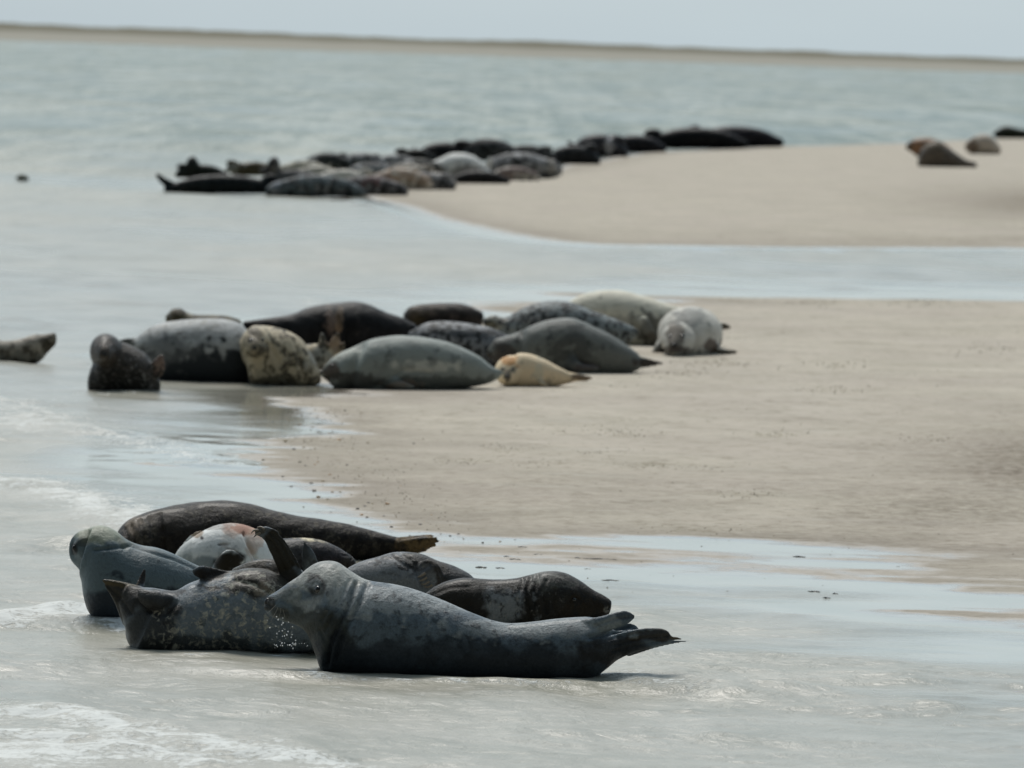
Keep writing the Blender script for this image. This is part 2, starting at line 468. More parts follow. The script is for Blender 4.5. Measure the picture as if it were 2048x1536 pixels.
# ------------------------------------------------------------------ seals
def mat_fur(name, spot=(.02, .02, .018), scale=7.0, lo=.5, hi=.6, amount=.7, fine=.35, rough=.42, light=None, lscale=13.0,
            llo=.6, lhi=.68, lamt=.8, bumps=.5, spec=.14):
    m, t, b = new_mat(name); n = NB(t)
    base = n.attr('fur', 'Color'); sp = n.attr('spots'); li = n.attr('light')
    a = n.noise(scale, 4, .6, dist=.3)
    f = n.math('MULTIPLY', n.ramp(a, lo, hi), n.math('MULTIPLY', sp, amount))
    c = n.mix(f, base, spot)
    if light:
        l2 = n.noise(lscale, 3, .6, dist=.5)
        c = n.mix(n.math('MULTIPLY', n.ramp(l2, llo, lhi), n.math('MULTIPLY', li, lamt)), c, light)
    g = n.noise(75, 4, .7, (1, 1, 1))
    c = n.mix(fine, c, n.mix(g, (.1, .1, .1), (1.9, 1.9, 1.9)), 'MULTIPLY')
    t.links.new(c, b.inputs['Base Color'])
    rg = n.math('ADD', rough - .1, n.math('MULTIPLY', n.noise(9, 3, .6), .22))
    t.links.new(rg, b.inputs['Roughness'])
    b.inputs['Specular IOR Level'].default_value = spec
    if bumps > .8:   # water drops and wet hair tips
        b.inputs['Coat Weight'].default_value = .06; b.inputs['Coat Roughness'].default_value = .16
    h = n.math('ADD', n.noise(90, 4, .75), n.math('MULTIPLY', n.noise(24, 4, .6), 1.8))
    t.links.new(n.bump(h, .009, bumps), b.inputs['Normal'])
    return m

def simple_mat(name, col, rough, spec=.5):
    m, t, b = new_mat(name); n = NB(t)
    c = n.mix(n.noise(40, 3, .6), col, tuple(v * .6 for v in col))
    t.links.new(c, b.inputs['Base Color'])
    b.inputs['Roughness'].default_value = rough; b.inputs['Specular IOR Level'].default_value = spec
    return m
M_EYE = simple_mat("eye_black", (.008, .007, .006), .06, .8)
M_NOSE = simple_mat("nose_skin", (.012, .011, .011), .28)
M_CLAW = simple_mat("claw_horn", (.30, .25, .19), .4)
M_WHISK = simple_mat("whisker_hair", (.35, .33, .28), .5)

def catmull(A, sub):
    A = np.asarray(A, float); out = []
    n = len(A)
    for i in range(n - 1):
        p0, p1, p2, p3 = A[max(i - 1, 0)], A[i], A[i + 1], A[min(i + 2, n - 1)]
        for k in range(sub):
            t = k / sub
            out.append(.5 * ((2 * p1) + (-p0 + p2) * t + (2 * p0 - 5 * p1 + 4 * p2 - p3) * t * t + (-p0 + 3 * p1 - 3 * p2 + p3) * t ** 3))
    out.append(A[-1]); return np.array(out)

def loft(st, D, lat=.95, cap0=.5, cap1=.5, NS=36, sub=6, flat=True):
    """st: (xt,yt,xb,yb[,depth offset m[,lateral ratio]]) outline pairs in photo pixels -> closed tube"""
    C, N, L = [], [], []
    for s in st:
        de = s[4] if len(s) > 4 else 0.0
        la = s[5] if len(s) > 5 else lat
        T, B = P(s[0], s[1], D + de), P(s[2], s[3], D + de)
        C.append((T + B) / 2); N.append((T - B) / 2); L.append([la])
    A = catmull(np.hstack([C, N, L]), sub)
    C, N, La = A[:, :3], A[:, 3:6], A[:, 6]
    Tn = np.gradient(C, axis=0); Tn /= np.linalg.norm(Tn, axis=1)[:, None] + 1e-9
    nl = np.linalg.norm(N, axis=1)
    Lt = np.cross(Tn, N); Lt /= np.linalg.norm(Lt, axis=1)[:, None] + 1e-9
    Lt *= (nl * La)[:, None]
    # rounded caps
    rings = []
    for k in (4, 3, 2, 1):
        a = k / 4 * math.pi / 2 * .96
        rings.append((C[0] - Tn[0] * nl[0] * cap0 * math.sin(a), N[0] * math.cos(a), Lt[0] * math.cos(a)))
    for i in range(len(C)): rings.append((C[i], N[i], Lt[i]))
    for k in (1, 2, 3, 4):
        a = k / 4 * math.pi / 2 * .96
        rings.append((C[-1] + Tn[-1] * nl[-1] * cap1 * math.sin(a), N[-1] * math.cos(a), Lt[-1] * math.cos(a)))
    ph = np.linspace(0, 2 * math.pi, NS, endpoint=False)
    c, s = np.cos(ph), np.sin(ph)
    pw = np.where(c < 0, 2.5, 2.0) if flat else 2.0
    rr = (np.abs(c) ** pw + np.abs(s) ** pw) ** (-1 / pw)
    V = np.concatenate([r[0] + (c * rr)[:, None] * r[1] + (s * rr)[:, None] * r[2] for r in rings])
    F = []
    nr = len(rings)
    for i in range(nr - 1):
        for j in range(NS):
            j2 = (j + 1) % NS
            F.append((i * NS + j, i * NS + j2, (i + 1) * NS + j2, (i + 1) * NS + j))
    V = np.vstack([V, rings[0][0], rings[-1][0]])
    a0, a1 = len(V) - 2, len(V) - 1
    for j in range(NS):
        j2 = (j + 1) % NS
        F.append((a0, j2, j)); F.append((a1, (nr - 1) * NS + j, (nr - 1) * NS + j2))
    return V, F

def tube(pts, D, lat=1.0, **k):
    """pts: (x,y,r[,depth]) in photo pixels -> outline pairs"""
    p = np.array([q[:2] for q in pts], float)
    t = np.gradient(p, axis=0); t /= np.linalg.norm(t, axis=1)[:, None] + 1e-9
    st = []
    for i, q in enumerate(pts):
        nx, ny = t[i][1], -t[i][0]
        if ny > 0: nx, ny = -nx, -ny
        if abs(t[i][0]) < abs(t[i][1]) * .2: nx, ny = (1, 0) if i == 0 else (abs(nx), ny * (1 if nx > 0 else -1))
        st.append((q[0] + nx * q[2], q[1] + ny * q[2], q[0] - nx * q[2], q[1] - ny * q[2], q[3] if len(q) > 3 else 0, lat))
    return loft(st, D, flat=False, **k)

def remesh(parts, vox, smooth=5):
    V, F, off = [], [], 0
    for v, f in parts:
        V.append(v); F += [tuple(i + off for i in q) for q in f]; off += len(v)
    me = bpy.data.meshes.new("tmp"); me.from_pydata(np.vstack(V).tolist(), [], F); me.update()
    o = bpy.data.objects.new("tmp", me); COL.objects.link(o)
    mo = o.modifiers.new("r", 'REMESH'); mo.mode = 'VOXEL'; mo.voxel_size = vox; mo.use_smooth_shade = True
    sm = o.modifiers.new("s", 'SMOOTH'); sm.factor = .5; sm.iterations = smooth
    dg = bpy.context.evaluated_depsgraph_get(); dg.update()
    m2 = bpy.data.meshes.new_from_object(o.evaluated_get(dg), preserve_all_data_layers=False, depsgraph=dg)
    bpy.data.objects.remove(o); bpy.data.meshes.remove(me)
    return m2

def seg_dist(px, py, line):
    d = np.full(px.shape, 1e9)
    for i in range(len(line) - 1):
        ax, ay = line[i]; bx, by = line[i + 1]; ex, ey = bx - ax, by - ay
        t = np.clip(((px - ax) * ex + (py - ay) * ey) / (ex * ex + ey * ey + 1e-9), 0, 1)
        d = np.minimum(d, np.hypot(px - ax - t * ex, py - ay - t * ey))
    return d

def ico(name, loc, r, mat, parent, scale=(1, 1, 1), rot=0.0):
    import bmesh
    bm = bmesh.new(); bmesh.ops.create_icosphere(bm, subdivisions=2, radius=r)
    me = bpy.data.meshes.new(name); bm.to_mesh(me); bm.free()
    for v in me.vertices: v.co = (v.co.x * scale[0], v.co.y * scale[1], v.co.z * scale[2])
    me.polygons.foreach_set('use_smooth', [True] * len(me.polygons))
    me.materials.append(mat)
    o = bpy.data.objects.new(name, me); COL.objects.link(o)
    o.rotation_euler = (0, rot, 0)
    if parent:
        o.parent = parent; o.location = Vector(loc) - parent.location
    else: o.location = loc
    return o

SEALS = []
def seal(label, group, base, bodies, fur, mat, vox, lobes=(), patches=(), carves=(), bulges=(), eyes=(), noses=(), claws=(),
         whiskers=None, dz=0.0, smooth=5, caps=(.5, .5), lat=.95, spots=None, lights=None, relief=.004, eye_r=.017):
    """one seal: body is one continuous skin; eyes, nose, claws and whiskers are its parts"""
    (g, Dg) = ground_at(*base)
    D = Dg + dz
    shells = []
    for b in bodies:
        if isinstance(b, dict): shells.append(loft(b['st'], D, b.get('lat', lat), *b.get('caps', caps), flat=b.get('flat', True)))
        else: shells.append(loft(b, D, lat, *caps))
    for lb in lobes:
        if isinstance(lb, dict):
            if 'tube' in lb: shells.append(tube(lb['tube'], D, lb.get('lat', .6), cap0=.5, cap1=.8, NS=20))
            else: shells.append(loft(lb['st'], D, lb.get('lat', .35), .4, .6, NS=24, flat=False))
        else: shells.append(loft(lb, D, .35, .4, .6, NS=24, flat=False))
    me = remesh(shells, vox, smooth)
    nv = len(me.vertices)
    co = np.empty(nv * 3, np.float32); me.vertices.foreach_get('co', co); co = co.reshape(-1, 3).astype(float)
    no = np.empty(nv * 3, np.float32); me.vertices.foreach_get('normal', no); no = no.reshape(-1, 3).astype(float)
    px, py = proj(co)
    facing = sstep(-.1, .35, no @ (-FW))
    mpp = D / FPX
    disp = np.zeros(nv)
    for (line, w, dep) in carves:
        disp -= dep * np.exp(-(seg_dist(px, py, line) / w) ** 2) * facing
    for (cx, cy, r, h) in bulges:
        disp += h * np.exp(-(((px - cx) ** 2 + (py - cy) ** 2) / r ** 2)) * facing
    # loose skin and muscle
    sN = np.sin(co[:, 0] * 9 + 3 * np.sin(co[:, 2] * 7)) * np.sin(co[:, 1] * 8 + co[:, 2] * 11) * .6 + \
        np.sin(co[:, 0] * 31 + 2 * np.sin(co[:, 2] * 19)) * np.sin(co[:, 2] * 27 + co[:, 1] * 23) * .3
    disp += relief * sN
    co = co + no * disp[:, None]
    fc = np.tile(np.array(fur, float), (nv, 1))
    wp = np.clip(1 + 1.5 * fbm(co[:, 0] * 16 + co[:, 1] * 3, co[:, 2] * 16 + co[:, 1] * 5, 7, 4), .3, 2)
    for (cx, cy, rx, ry, colr, s) in patches:  # coat markings; dark undersides and pale backs are shading put into the fur colour
        dd = (((px - cx) / rx) ** 2 + ((py - cy) / ry) ** 2) * wp
        wv = (s * (1 - sstep(.45, 1.35, dd)))[:, None]
        fc = fc * (1 - wv) + np.array(colr) * wv
    def zone(z):
        if z is None: return np.ones(nv)
        v = np.zeros(nv)
        for (cx, cy, rx, ry, s) in z:
            v = np.maximum(v, s * (1 - sstep(.3, 1.3, ((px - cx) / rx) ** 2 + ((py - cy) / ry) ** 2)))
        return v
    sv, lv = zone(spots), zone(lights)
    org = np.array([co[:, 0].mean(), co[:, 1].mean(), g[2]])
    me.vertices.foreach_set('co', (co - org).astype(np.float32).ravel())
    c4 = np.ones((nv, 4), np.float32); c4[:, :3] = fc
    a = me.attributes.new('fur', 'FLOAT_COLOR', 'POINT'); a.data.foreach_set('color', c4.ravel())
    a = me.attributes.new('spots', 'FLOAT', 'POINT'); a.data.foreach_set('value', sv.astype(np.float32))
    a = me.attributes.new('light', 'FLOAT', 'POINT'); a.data.foreach_set('value', lv.astype(np.float32))
    me.polygons.foreach_set('use_smooth', [True] * len(me.polygons))
    me.materials.clear(); me.materials.append(mat); me.update()
    parts = eyes or noses or claws or whiskers
    if parts:
        root = bpy.data.objects.new("grey_seal", None); COL.objects.link(root)
        root.location = org; root.empty_display_size = .2
        me.name = "body"; body = bpy.data.objects.new("body", me); COL.objects.link(body); body.parent = root
    else:
        me.name = "grey_seal"; root = body = bpy.data.objects.new("grey_seal", me); COL.objects.link(body)
        body.location = org
    tag(root, label, "seal", group)
    if parts:
        # ray casts against the skin put the small parts on it
        vs = [Vector(c) for c in (co)]
        bvh = BVHTree.FromPolygons(vs, [tuple(p.vertices) for p in me.polygons])
        def hit(x, y):
            r = ray(np.array([x], float), np.array([y], float))[0]; r = Vector(r / np.linalg.norm(r))
            h = bvh.ray_cast(Vector(CAM), r)
            return (h[0], h[1]) if h[0] is not None else (None, None)
        for (x, y) in eyes:
            h, nn = hit(x, y)
            if h: ico("eye", h - nn * eye_r * .55, eye_r, M_EYE, root)
        for (x, y, rx, rz, rot) in noses:
            h, nn = hit(x, y)
            if h: ico("nose", h - nn * rx * mpp * .5, rx * mpp, M_NOSE, root, (1, .8, rz / rx), rot)
        for cl in claws:
            q = []
            for (x, y, r) in cl:
                h, nn = hit(x, y)
                dpt = (np.array(h) - CAM) @ FW - D - .004 if h else 0
                q.append((x, y, r, dpt))
            v, f = tube(q, D, .8, cap0=.5, cap1=1.2, NS=8, sub=3)
            cm = bpy.data.meshes.new("claw"); cm.from_pydata((v - org).tolist(), [], f); cm.materials.append(M_CLAW)
            cm.polygons.foreach_set('use_smooth', [True] * len(cm.polygons))
            co_ = bpy.data.objects.new("claw", cm); COL.objects.link(co_); co_.parent = root
        if whiskers:
            VV, FF_ = [], []
            for wl in whiskers:
                h, nn = hit(*wl[0])
                if not h: continue
                dpt = (np.array(h) - CAM) @ FW - D
                n_ = len(wl)
                v, f = tube([(x, y,   .6 * (1 - .6 * i / (n_ - 1)), dpt - .012 * i) for i, (x, y) in enumerate(wl)], D, 1.0, NS=5, sub=3)
                o_ = sum(len(a_) for a_ in VV)
                VV.append(v - org); FF_ += [tuple(i + o_ for i in q) for q in f]
            if VV:
                cm = bpy.data.meshes.new("whiskers"); cm.from_pydata(np.vstack(VV).tolist(), [], FF_); cm.materials.append(M_WHISK)
                co_ = bpy.data.objects.new("whiskers", cm); COL.objects.link(co_); co_.parent = root
    SEALS.append((root, co[:, 2].min()))
    return root

G1 = "seals lying together in the shallows in the foreground"
G2 = "seals on the tip of the near sandbank"
G3 = "seals crowded along the edge of the far sandbank"

mA = mat_fur("silver_blue_fur", (.020, .026, .030), 24, .46, .70, .75, .6, .46, bumps=.9)
mB = mat_fur("spotted_wet_fur", (.02, .022, .022), 18, .5, .65, .6, .5, .38, light=(.66, .62, .50), lscale=34, llo=.48, lhi=.72, lamt=.85, bumps=.9)
mC = mat_fur("smooth_blue_grey_fur", (.03, .04, .045), 26, .58, .7, .5, .3, .36, bumps=.5)
mD = mat_fur("dark_brown_fur", (.010, .008, .007), 14, .42, .58, .85, .6, .5, light=(.17, .145, .105), lscale=30, llo=.50, lhi=.68, lamt=.7, bumps=.9)
mE = mat_fur("pale_belly_fur", (.12, .13, .13), 14, .58, .7, .4, .22, .55, bumps=.4)
mG = mat_fur("grey_streaked_fur", (.014, .014, .013), 20, .48, .62, .8, .6, .44, light=(.34, .33, .30), lscale=36, llo=.56, lhi=.68, lamt=.6, bumps=.9)

# A: silver seal in front, head raised to the left, hind flippers to the right
A_col = (.14, .18, .21)
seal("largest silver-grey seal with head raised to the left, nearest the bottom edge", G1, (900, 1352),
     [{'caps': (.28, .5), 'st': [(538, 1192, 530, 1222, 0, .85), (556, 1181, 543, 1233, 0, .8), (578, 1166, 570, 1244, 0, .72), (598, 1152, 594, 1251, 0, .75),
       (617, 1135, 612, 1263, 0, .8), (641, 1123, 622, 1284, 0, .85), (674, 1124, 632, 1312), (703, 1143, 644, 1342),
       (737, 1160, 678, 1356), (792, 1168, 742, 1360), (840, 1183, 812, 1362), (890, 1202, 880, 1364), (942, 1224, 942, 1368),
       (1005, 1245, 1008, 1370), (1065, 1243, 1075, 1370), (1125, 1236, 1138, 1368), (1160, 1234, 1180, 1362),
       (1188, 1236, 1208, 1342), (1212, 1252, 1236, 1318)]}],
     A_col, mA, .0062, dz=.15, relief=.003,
     lobes=[{'st': [(1165, 1238, 1170, 1300, -.06), (1198, 1233, 1200, 1272, -.08), (1228, 1225, 1230, 1258, -.08), (1250, 1221, 1254, 1249, -.07), (1266, 1227, 1266, 1240, -.06)], 'lat': .42},
            {'st': [(1190, 1262, 1212, 1335, -.02), (1222, 1262, 1243, 1316, -.02), (1262, 1259, 1274, 1303, -.03), (1304, 1255, 1306, 1295, -.04), (1332, 1259, 1334, 1290, -.04), (1343, 1270, 1342, 1286, -.04)], 'lat': .4},
            {'st': [(1205, 1248, 1215, 1285, .06), (1245, 1245, 1248, 1272, .06), (1268, 1248, 1270, 1264, .06), (1278, 1256, 1278, 1262, .06)], 'lat': .4},
            {'tube': [(1255, 1300, 13, 0), (1300, 1290, 9, 0), (1345, 1284, 5, 0), (1380, 1282, 1.6, 0)], 'lat': .5},
            {'tube': [(1320, 1282, 8, -.02), (1348, 1277, 5, -.03), (1362, 1278, 3, -.03)], 'lat': .7}],
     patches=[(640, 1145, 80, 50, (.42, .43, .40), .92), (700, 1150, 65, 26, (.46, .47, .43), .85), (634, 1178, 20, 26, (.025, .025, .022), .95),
              (655, 1188, 4, 8, (.012, .012, .012), .9), (536, 1208, 16, 16, (.04, .036, .028), .85), (562, 1224, 22, 12, (.06, .055, .038), .7), (580, 1190, 30, 18, (.24, .25, .22), .6),
              (620, 1235, 50, 35, (.055, .055, .038), .6), (655, 1275, 55, 60, (.035, .035, .022), .75), (690, 1325, 60, 45, (.02, .024, .026), .7),
              (860, 1325, 330, 50, (.028, .036, .045), .8), (1100, 1335, 200, 40, (.035, .04, .045), .7),  # lower flank darkened: underside shade put into the fur colour
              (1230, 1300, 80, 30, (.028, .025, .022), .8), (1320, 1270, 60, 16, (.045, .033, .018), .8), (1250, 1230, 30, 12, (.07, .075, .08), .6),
              (1350, 1275, 14, 6, (.13, .09, .04), .8), (860, 1196, 260, 34, (.40, .43, .43), .75), (1080, 1252, 190, 22, (.34, .37, .37), .7)],  # pale strips along the back: light from above put into the fur colour
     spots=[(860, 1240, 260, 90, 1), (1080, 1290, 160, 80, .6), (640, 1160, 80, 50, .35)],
     carves=[([(712, 1166), (700, 1205), (680, 1245), (662, 1285), (652, 1330)], 5, .022),
             ([(735, 1168), (722, 1200), (700, 1240), (682, 1280), (672, 1320)], 5, .018), ([(668, 1140), (676, 1160), (668, 1200), (645, 1240)], 5, .006),
             ([(700, 1160), (684, 1190), (668, 1225), (650, 1262)], 4, .007),
             ([(530, 1206), (545, 1214), (560, 1224), (574, 1224)], 3, .007), ([(533, 1196), (540, 1202)], 2.5, .005),
             ([(640, 1262), (655, 1290), (655, 1335)], 4, .008), ([(1180, 1275), (1215, 1268), (1262, 1252)], 5, .02),
             ([(1170, 1290), (1240, 1272), (1300, 1262)], 4, .006), ([(1230, 1290), (1280, 1278), (1335, 1272)], 3, .008), ([(1225, 1303), (1275, 1290), (1330, 1281)], 3, .008), ([(1190, 1252), (1230, 1238), (1266, 1233)], 2.5, .006), ([(625, 1170), (633, 1165), (642, 1172)], 2.5, .004),
             ([(626, 1186), (634, 1191), (643, 1186)], 2.5, .004)],
     bulges=[(634, 1168, 12, .006), (560, 1212, 14, .008), (700, 1260, 22, .008)],
     eyes=[(634, 1179)], eye_r=.021, noses=[(532, 1204, 6, 8, .3), (547, 1198, 2.5, 2, .3)],
     whiskers=[[(556, 1214), (552, 1224), (545, 1236), (541, 1246)], [(562, 1216), (560, 1228), (557, 1242)], [(552, 1210), (542, 1220), (532, 1229)],
               [(566, 1219), (569, 1232), (570, 1244)]])

# B: spotted seal on its back, hind flippers in the air at the left
seal("white-spotted seal rolled on its back, hind flippers raised at left", G1, (410, 1304),
     [[(262, 1172, 240, 1215, -.02, .6), (286, 1175, 252, 1262, -.02, .8), (315, 1177, 266, 1300), (350, 1180, 300, 1318), (378, 1166, 350, 1322), (410, 1155, 410, 1320),
       (450, 1147, 460, 1314), (495, 1136, 515, 1312), (538, 1140, 560, 1308), (580, 1165, 600, 1306), (620, 1192, 645, 1302)],
      {'st': [(470, 1135, 480, 1180, .12), (505, 1122, 520, 1190, .12), (545, 1118, 560, 1200, .12), (590, 1130, 600, 1210, .12), (625, 1160, 625, 1215, .12)], 'lat': .8, 'flat': False}],
     (.20, .235, .26), mB, .0062, dz=.2, relief=.003,
     lobes=[{'st': [(207, 1157, 206, 1164), (224, 1160, 217, 1180), (244, 1166, 230, 1204), (268, 1174, 242, 1232), (290, 1180, 256, 1262)], 'lat': .32},
            {'tube': [(204, 1161, 2), (222, 1164, 4.5), (250, 1171, 6), (280, 1180, 8)], 'lat': 1.2},
            {'tube': [(211, 1172, 2), (225, 1188, 4), (240, 1215, 6), (252, 1245, 8)], 'lat': 1.3},
            {'tube': [(289, 1139, 3.5, .1), (285, 1155, 7, .1), (278, 1180, 10, .08)], 'lat': .5},
            {'st': [(282, 1178, 286, 1208, -.12), (305, 1180, 308, 1222, -.15), (330, 1186, 332, 1216, -.13), (348, 1192, 348, 1206, -.1)], 'lat': .8},
            # fore flipper lying on the belly, pointing left
            {'st': [(386, 1138, 389, 1148, -.05), (400, 1131, 402, 1158, -.05), (420, 1133, 424, 1160, -.02), (450, 1140, 452, 1160, 0), (475, 1140, 478, 1160, .03)], 'lat': .4},
            {'tube': [(385, 1140, 3, -.05), (394, 1150, 5, -.05), (420, 1156, 6, -.03)], 'lat': .8},
            # raised fore flipper
            {'st': [(523, 1054, 509, 1070, .0), (545, 1059, 528, 1081), (566, 1076, 541, 1106), (584, 1102, 551, 1130), (600, 1130, 562, 1156), (606, 1150, 575, 1185)], 'lat': .3},
            {'tube': [(508, 1061, 2.5), (520, 1062, 5), (532, 1070, 7)], 'lat': .8},
            {'tube': [(523, 1053, 2), (536, 1058, 5), (552, 1067, 7)], 'lat': .8},
            # the other fore flipper
            {'st': [(608, 1083, 606, 1088, .02), (621, 1094, 603, 1107, .02), (632, 1110, 603, 1126, .02), (640, 1130, 606, 1150, .05)], 'lat': .3}],
     patches=[(240, 1190, 50, 50, (.035, .028, .018), .9), (245, 1165, 40, 8, (.11, .085, .045), .8), (285, 1150, 14, 26, (.03, .022, .014), .9),
              (315, 1200, 42, 28, (.03, .027, .022), .85), (300, 1255, 60, 60, (.03, .03, .028), .8), (380, 1295, 160, 26, (.03, .033, .03), .75),
              (540, 1160, 80, 40, (.03, .024, .014), .95), (500, 1140, 50, 16, (.045, .04, .025), .8), (560, 1100, 50, 50, (.035, .028, .016), .95),
              (420, 1146, 40, 16, (.02, .014, .01), .95), (620, 1105, 20, 30, (.075, .085, .09), .7), (520, 1062, 14, 8, (.12, .09, .05), .7),
              (600, 1190, 50, 40, (.03, .025, .016), .8), (530, 1178, 14, 20, (.36, .30, .22), .6)],
     spots=[(420, 1200, 180, 60, .4)],
     lights=[(480, 1230, 125, 80, 1), (500, 1160, 60, 22, .9), (400, 1275, 110, 35, .9), (325, 1230, 24, 14, 1), (540, 1180, 30, 26, 1)],
     carves=[([(300, 1222), (330, 1228), (350, 1205)], 6, .015), ([(318, 1232), (330, 1250)], 4, .008), ([(214, 1172), (236, 1190), (262, 1228)], 4, .008),
             ([(470, 1160), (510, 1168), (548, 1190)], 5, .01), ([(524, 1066), (550, 1090), (572, 1140)], 2.5, .006), ([(534, 1061), (560, 1084), (584, 1132)], 2.5, .006), ([(545, 1062), (572, 1088), (595, 1132)], 2.5, .005), ([(390, 1170), (392, 1230), (386, 1290)], 9, .004)],
     claws=[[(516, 1060, 2.4), (508, 1061, 2), (503, 1066, 1)], [(520, 1066, 2.4), (513, 1069, 2), (508, 1074, 1)], [(528, 1058, 2.4), (521, 1054, 2), (515, 1055, 1)]])

# C: left seal looking away
seal("smooth blue-grey seal sitting up, head turned away, leftmost of the front group", G1, (262, 1252),
     [[(150, 1086, 148, 1104, -.05, .8), (161, 1071, 157, 1120, -.03), (178, 1057, 159, 1138), (201, 1050, 163, 1160), (229, 1060, 168, 1192), (257, 1080, 180, 1228),
       (282, 1090, 212, 1250), (315, 1096, 258, 1262), (351, 1110, 312, 1262), (379, 1123, 358, 1250), (402, 1133, 395, 1225), (425, 1142, 425, 1195), (455, 1150, 450, 1180)]],
     (.125, .165, .18), mC, .0068, dz=.2, relief=.003,
     patches=[(205, 1062, 64, 26, (.36, .38, .29), .9), (148, 1096, 8, 14, (.02, .02, .02), .9), (160, 1085, 16, 9, (.06, .065, .055), .7),
              (255, 1080, 30, 12, (.15, .16, .12), .5), (220, 1225, 130, 55, (.02, .026, .036), .9), (300, 1110, 90, 20, (.13, .17, .18), .5)],  # dark lower body: underside shade put into the coat colour
     spots=[(330, 1160, 120, 60, 1), (240, 1120, 60, 60, .6)],
     carves=[([(190, 1100), (220, 1096), (262, 1090), (300, 1104), (350, 1118), (400, 1140)], 3.5, .012),
             ([(235, 1078), (250, 1095)], 5, .006), ([(160, 1088), (190, 1080), (215, 1096)], 5, .004)],
     noses=[(147, 1096, 4, 6, 0)])

# D: long dark brown seal behind
seal("long dark brown seal with tan hind flippers at the back of the front group", G1, (720, 1124),
     [[(238, 1076, 240, 1125, -.3), (262, 1042, 262, 1150, -.25), (300, 1023, 295, 1165, -.15), (345, 1011, 340, 1170, -.1), (400, 1002, 395, 1170), (450, 1001, 450, 1168),
       (500, 1008, 500, 1164), (545, 1020, 545, 1158), (600, 1031, 600, 1148), (660, 1041, 655, 1136), (715, 1053, 710, 1128), (760, 1065, 755, 1120), (795, 1075, 790, 1112), (815, 1080, 812, 1106)]],
     (.030, .024, .018), mD, .0072, dz=.25, relief=.005,
     lobes=[{'st': [(785, 1072, 783, 1112), (822, 1076, 815, 1112), (846, 1078, 842, 1106), (862, 1086, 858, 1098)], 'lat': .5},
            {'tube': [(800, 1080, 7, -.03), (835, 1075, 4.5, -.03), (864, 1071, 2.5, -.03)], 'lat': 1},
            {'tube': [(800, 1086, 7, -.05), (840, 1080, 4.5, -.05), (873, 1076, 2.5, -.05)], 'lat': 1},
            {'tube': [(800, 1092, 7, -.05), (842, 1087, 4.5, -.05), (877, 1082, 2.5, -.05)], 'lat': 1},
            {'tube': [(800, 1098, 7, -.05), (840, 1094, 5, -.05), (870, 1090, 3, -.05)], 'lat': 1},
            {'tube': [(800, 1104, 7, -.03), (832, 1102, 6, -.03), (852, 1099, 4, -.03)], 'lat': 1}],
     patches=[(845, 1088, 52, 26, (.19, .125, .055), .95), (280, 1050, 40, 40, (.11, .095, .07), .55), (262, 1040, 22, 34, (.20, .15, .10), .7),
              (760, 1100, 60, 14, (.06, .048, .035), .5)],
     lights=[(520, 1030, 200, 30, .8), (660, 1070, 140, 40, .9), (275, 1060, 50, 60, .8), (430, 1010, 120, 14, .6)],
     carves=[([(262, 1050), (270, 1080), (272, 1110)], 4, .012), ([(280, 1040), (288, 1072), (290, 1110)], 4, .010), ([(300, 1034), (308, 1066), (310, 1100)], 4, .009),
             ([(320, 1030), (326, 1062)], 4, .006), ([(250, 1058), (256, 1080)], 4, .008)])

# E: white bellied seal, end on
seal("white-bellied seal lying end on, one dark flipper on its belly", G1, (440, 1180),
     [[(371, 1106, 371, 1152, -.15), (384, 1079, 383, 1176, -.2), (410, 1059, 408, 1190, -.22), (440, 1049, 438, 1194, -.2), (470, 1047, 468, 1194, -.12), (497, 1056, 495, 1190, 0), (511, 1072, 510, 1182, .1), (518, 1096, 517, 1168, .2)]],
     (.74, .76, .74), mE, .007, dz=.4, relief=.003,
     lobes=[{'st': [(440, 1112, 424, 1150, -.50), (449, 1101, 440, 1152, -.53), (463, 1098, 456, 1148, -.54), (477, 1106, 472, 1140, -.53), (490, 1116, 486, 1127, -.50)], 'lat': .22},
            {'tube': [(372, 1092, 9, .1), (388, 1072, 6, .1), (404, 1062, 3, .1)], 'lat': .6}],
     patches=[(485, 1059, 36, 14, (.34, .13, .06), .85), (505, 1085, 14, 36, (.52, .36, .26), .7), (410, 1128, 34, 24, (.16, .21, .24), .8), (370, 1110, 16, 30, (.2, .23, .22), .4),
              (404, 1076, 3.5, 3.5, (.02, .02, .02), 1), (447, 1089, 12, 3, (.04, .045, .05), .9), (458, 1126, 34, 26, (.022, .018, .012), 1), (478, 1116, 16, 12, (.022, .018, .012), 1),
              (430, 1052, 30, 8, (.16, .14, .12), .6), (390, 1064, 18, 9, (.26, .17, .09), .8), (470, 1080, 30, 20, (.80, .74, .66), .5)],
     carves=[([(488, 1066), (496, 1088), (512, 1118)], 3, .016), ([(440, 1089), (458, 1088)], 2.5, .006), ([(372, 1082), (400, 1062), (435, 1052)], 2.5, .008)])

# F: dark seal with froth on its back
seal("dark seal with pale froth on its back, behind the raised silver head", G1, (640, 1160),
     [[(515, 1088, 520, 1160, .1), (545, 1079, 550, 1166, .05), (578, 1076, 580, 1168), (612, 1075, 610, 1166), (648, 1082, 643, 1160), (680, 1097, 672, 1152), (700, 1109, 692, 1147), (708, 1117, 703, 1142)]],
     (.045, .045, .045), mG, .0068, dz=.2,
     patches=[(628, 1077, 28, 7, (.85, .74, .50), .95), (690, 1125, 30, 22, (.035, .027, .018), .8), (660, 1105, 40, 26, (.03, .024, .03), .6), (540, 1095, 30, 20, (.07, .085, .1), .6)],
     lights=[(590, 1085, 40, 12, .7)],
     carves=[([(702, 1118), (694, 1130), (696, 1142)], 3, .008), ([(685, 1110), (700, 1112)], 3, .004)])

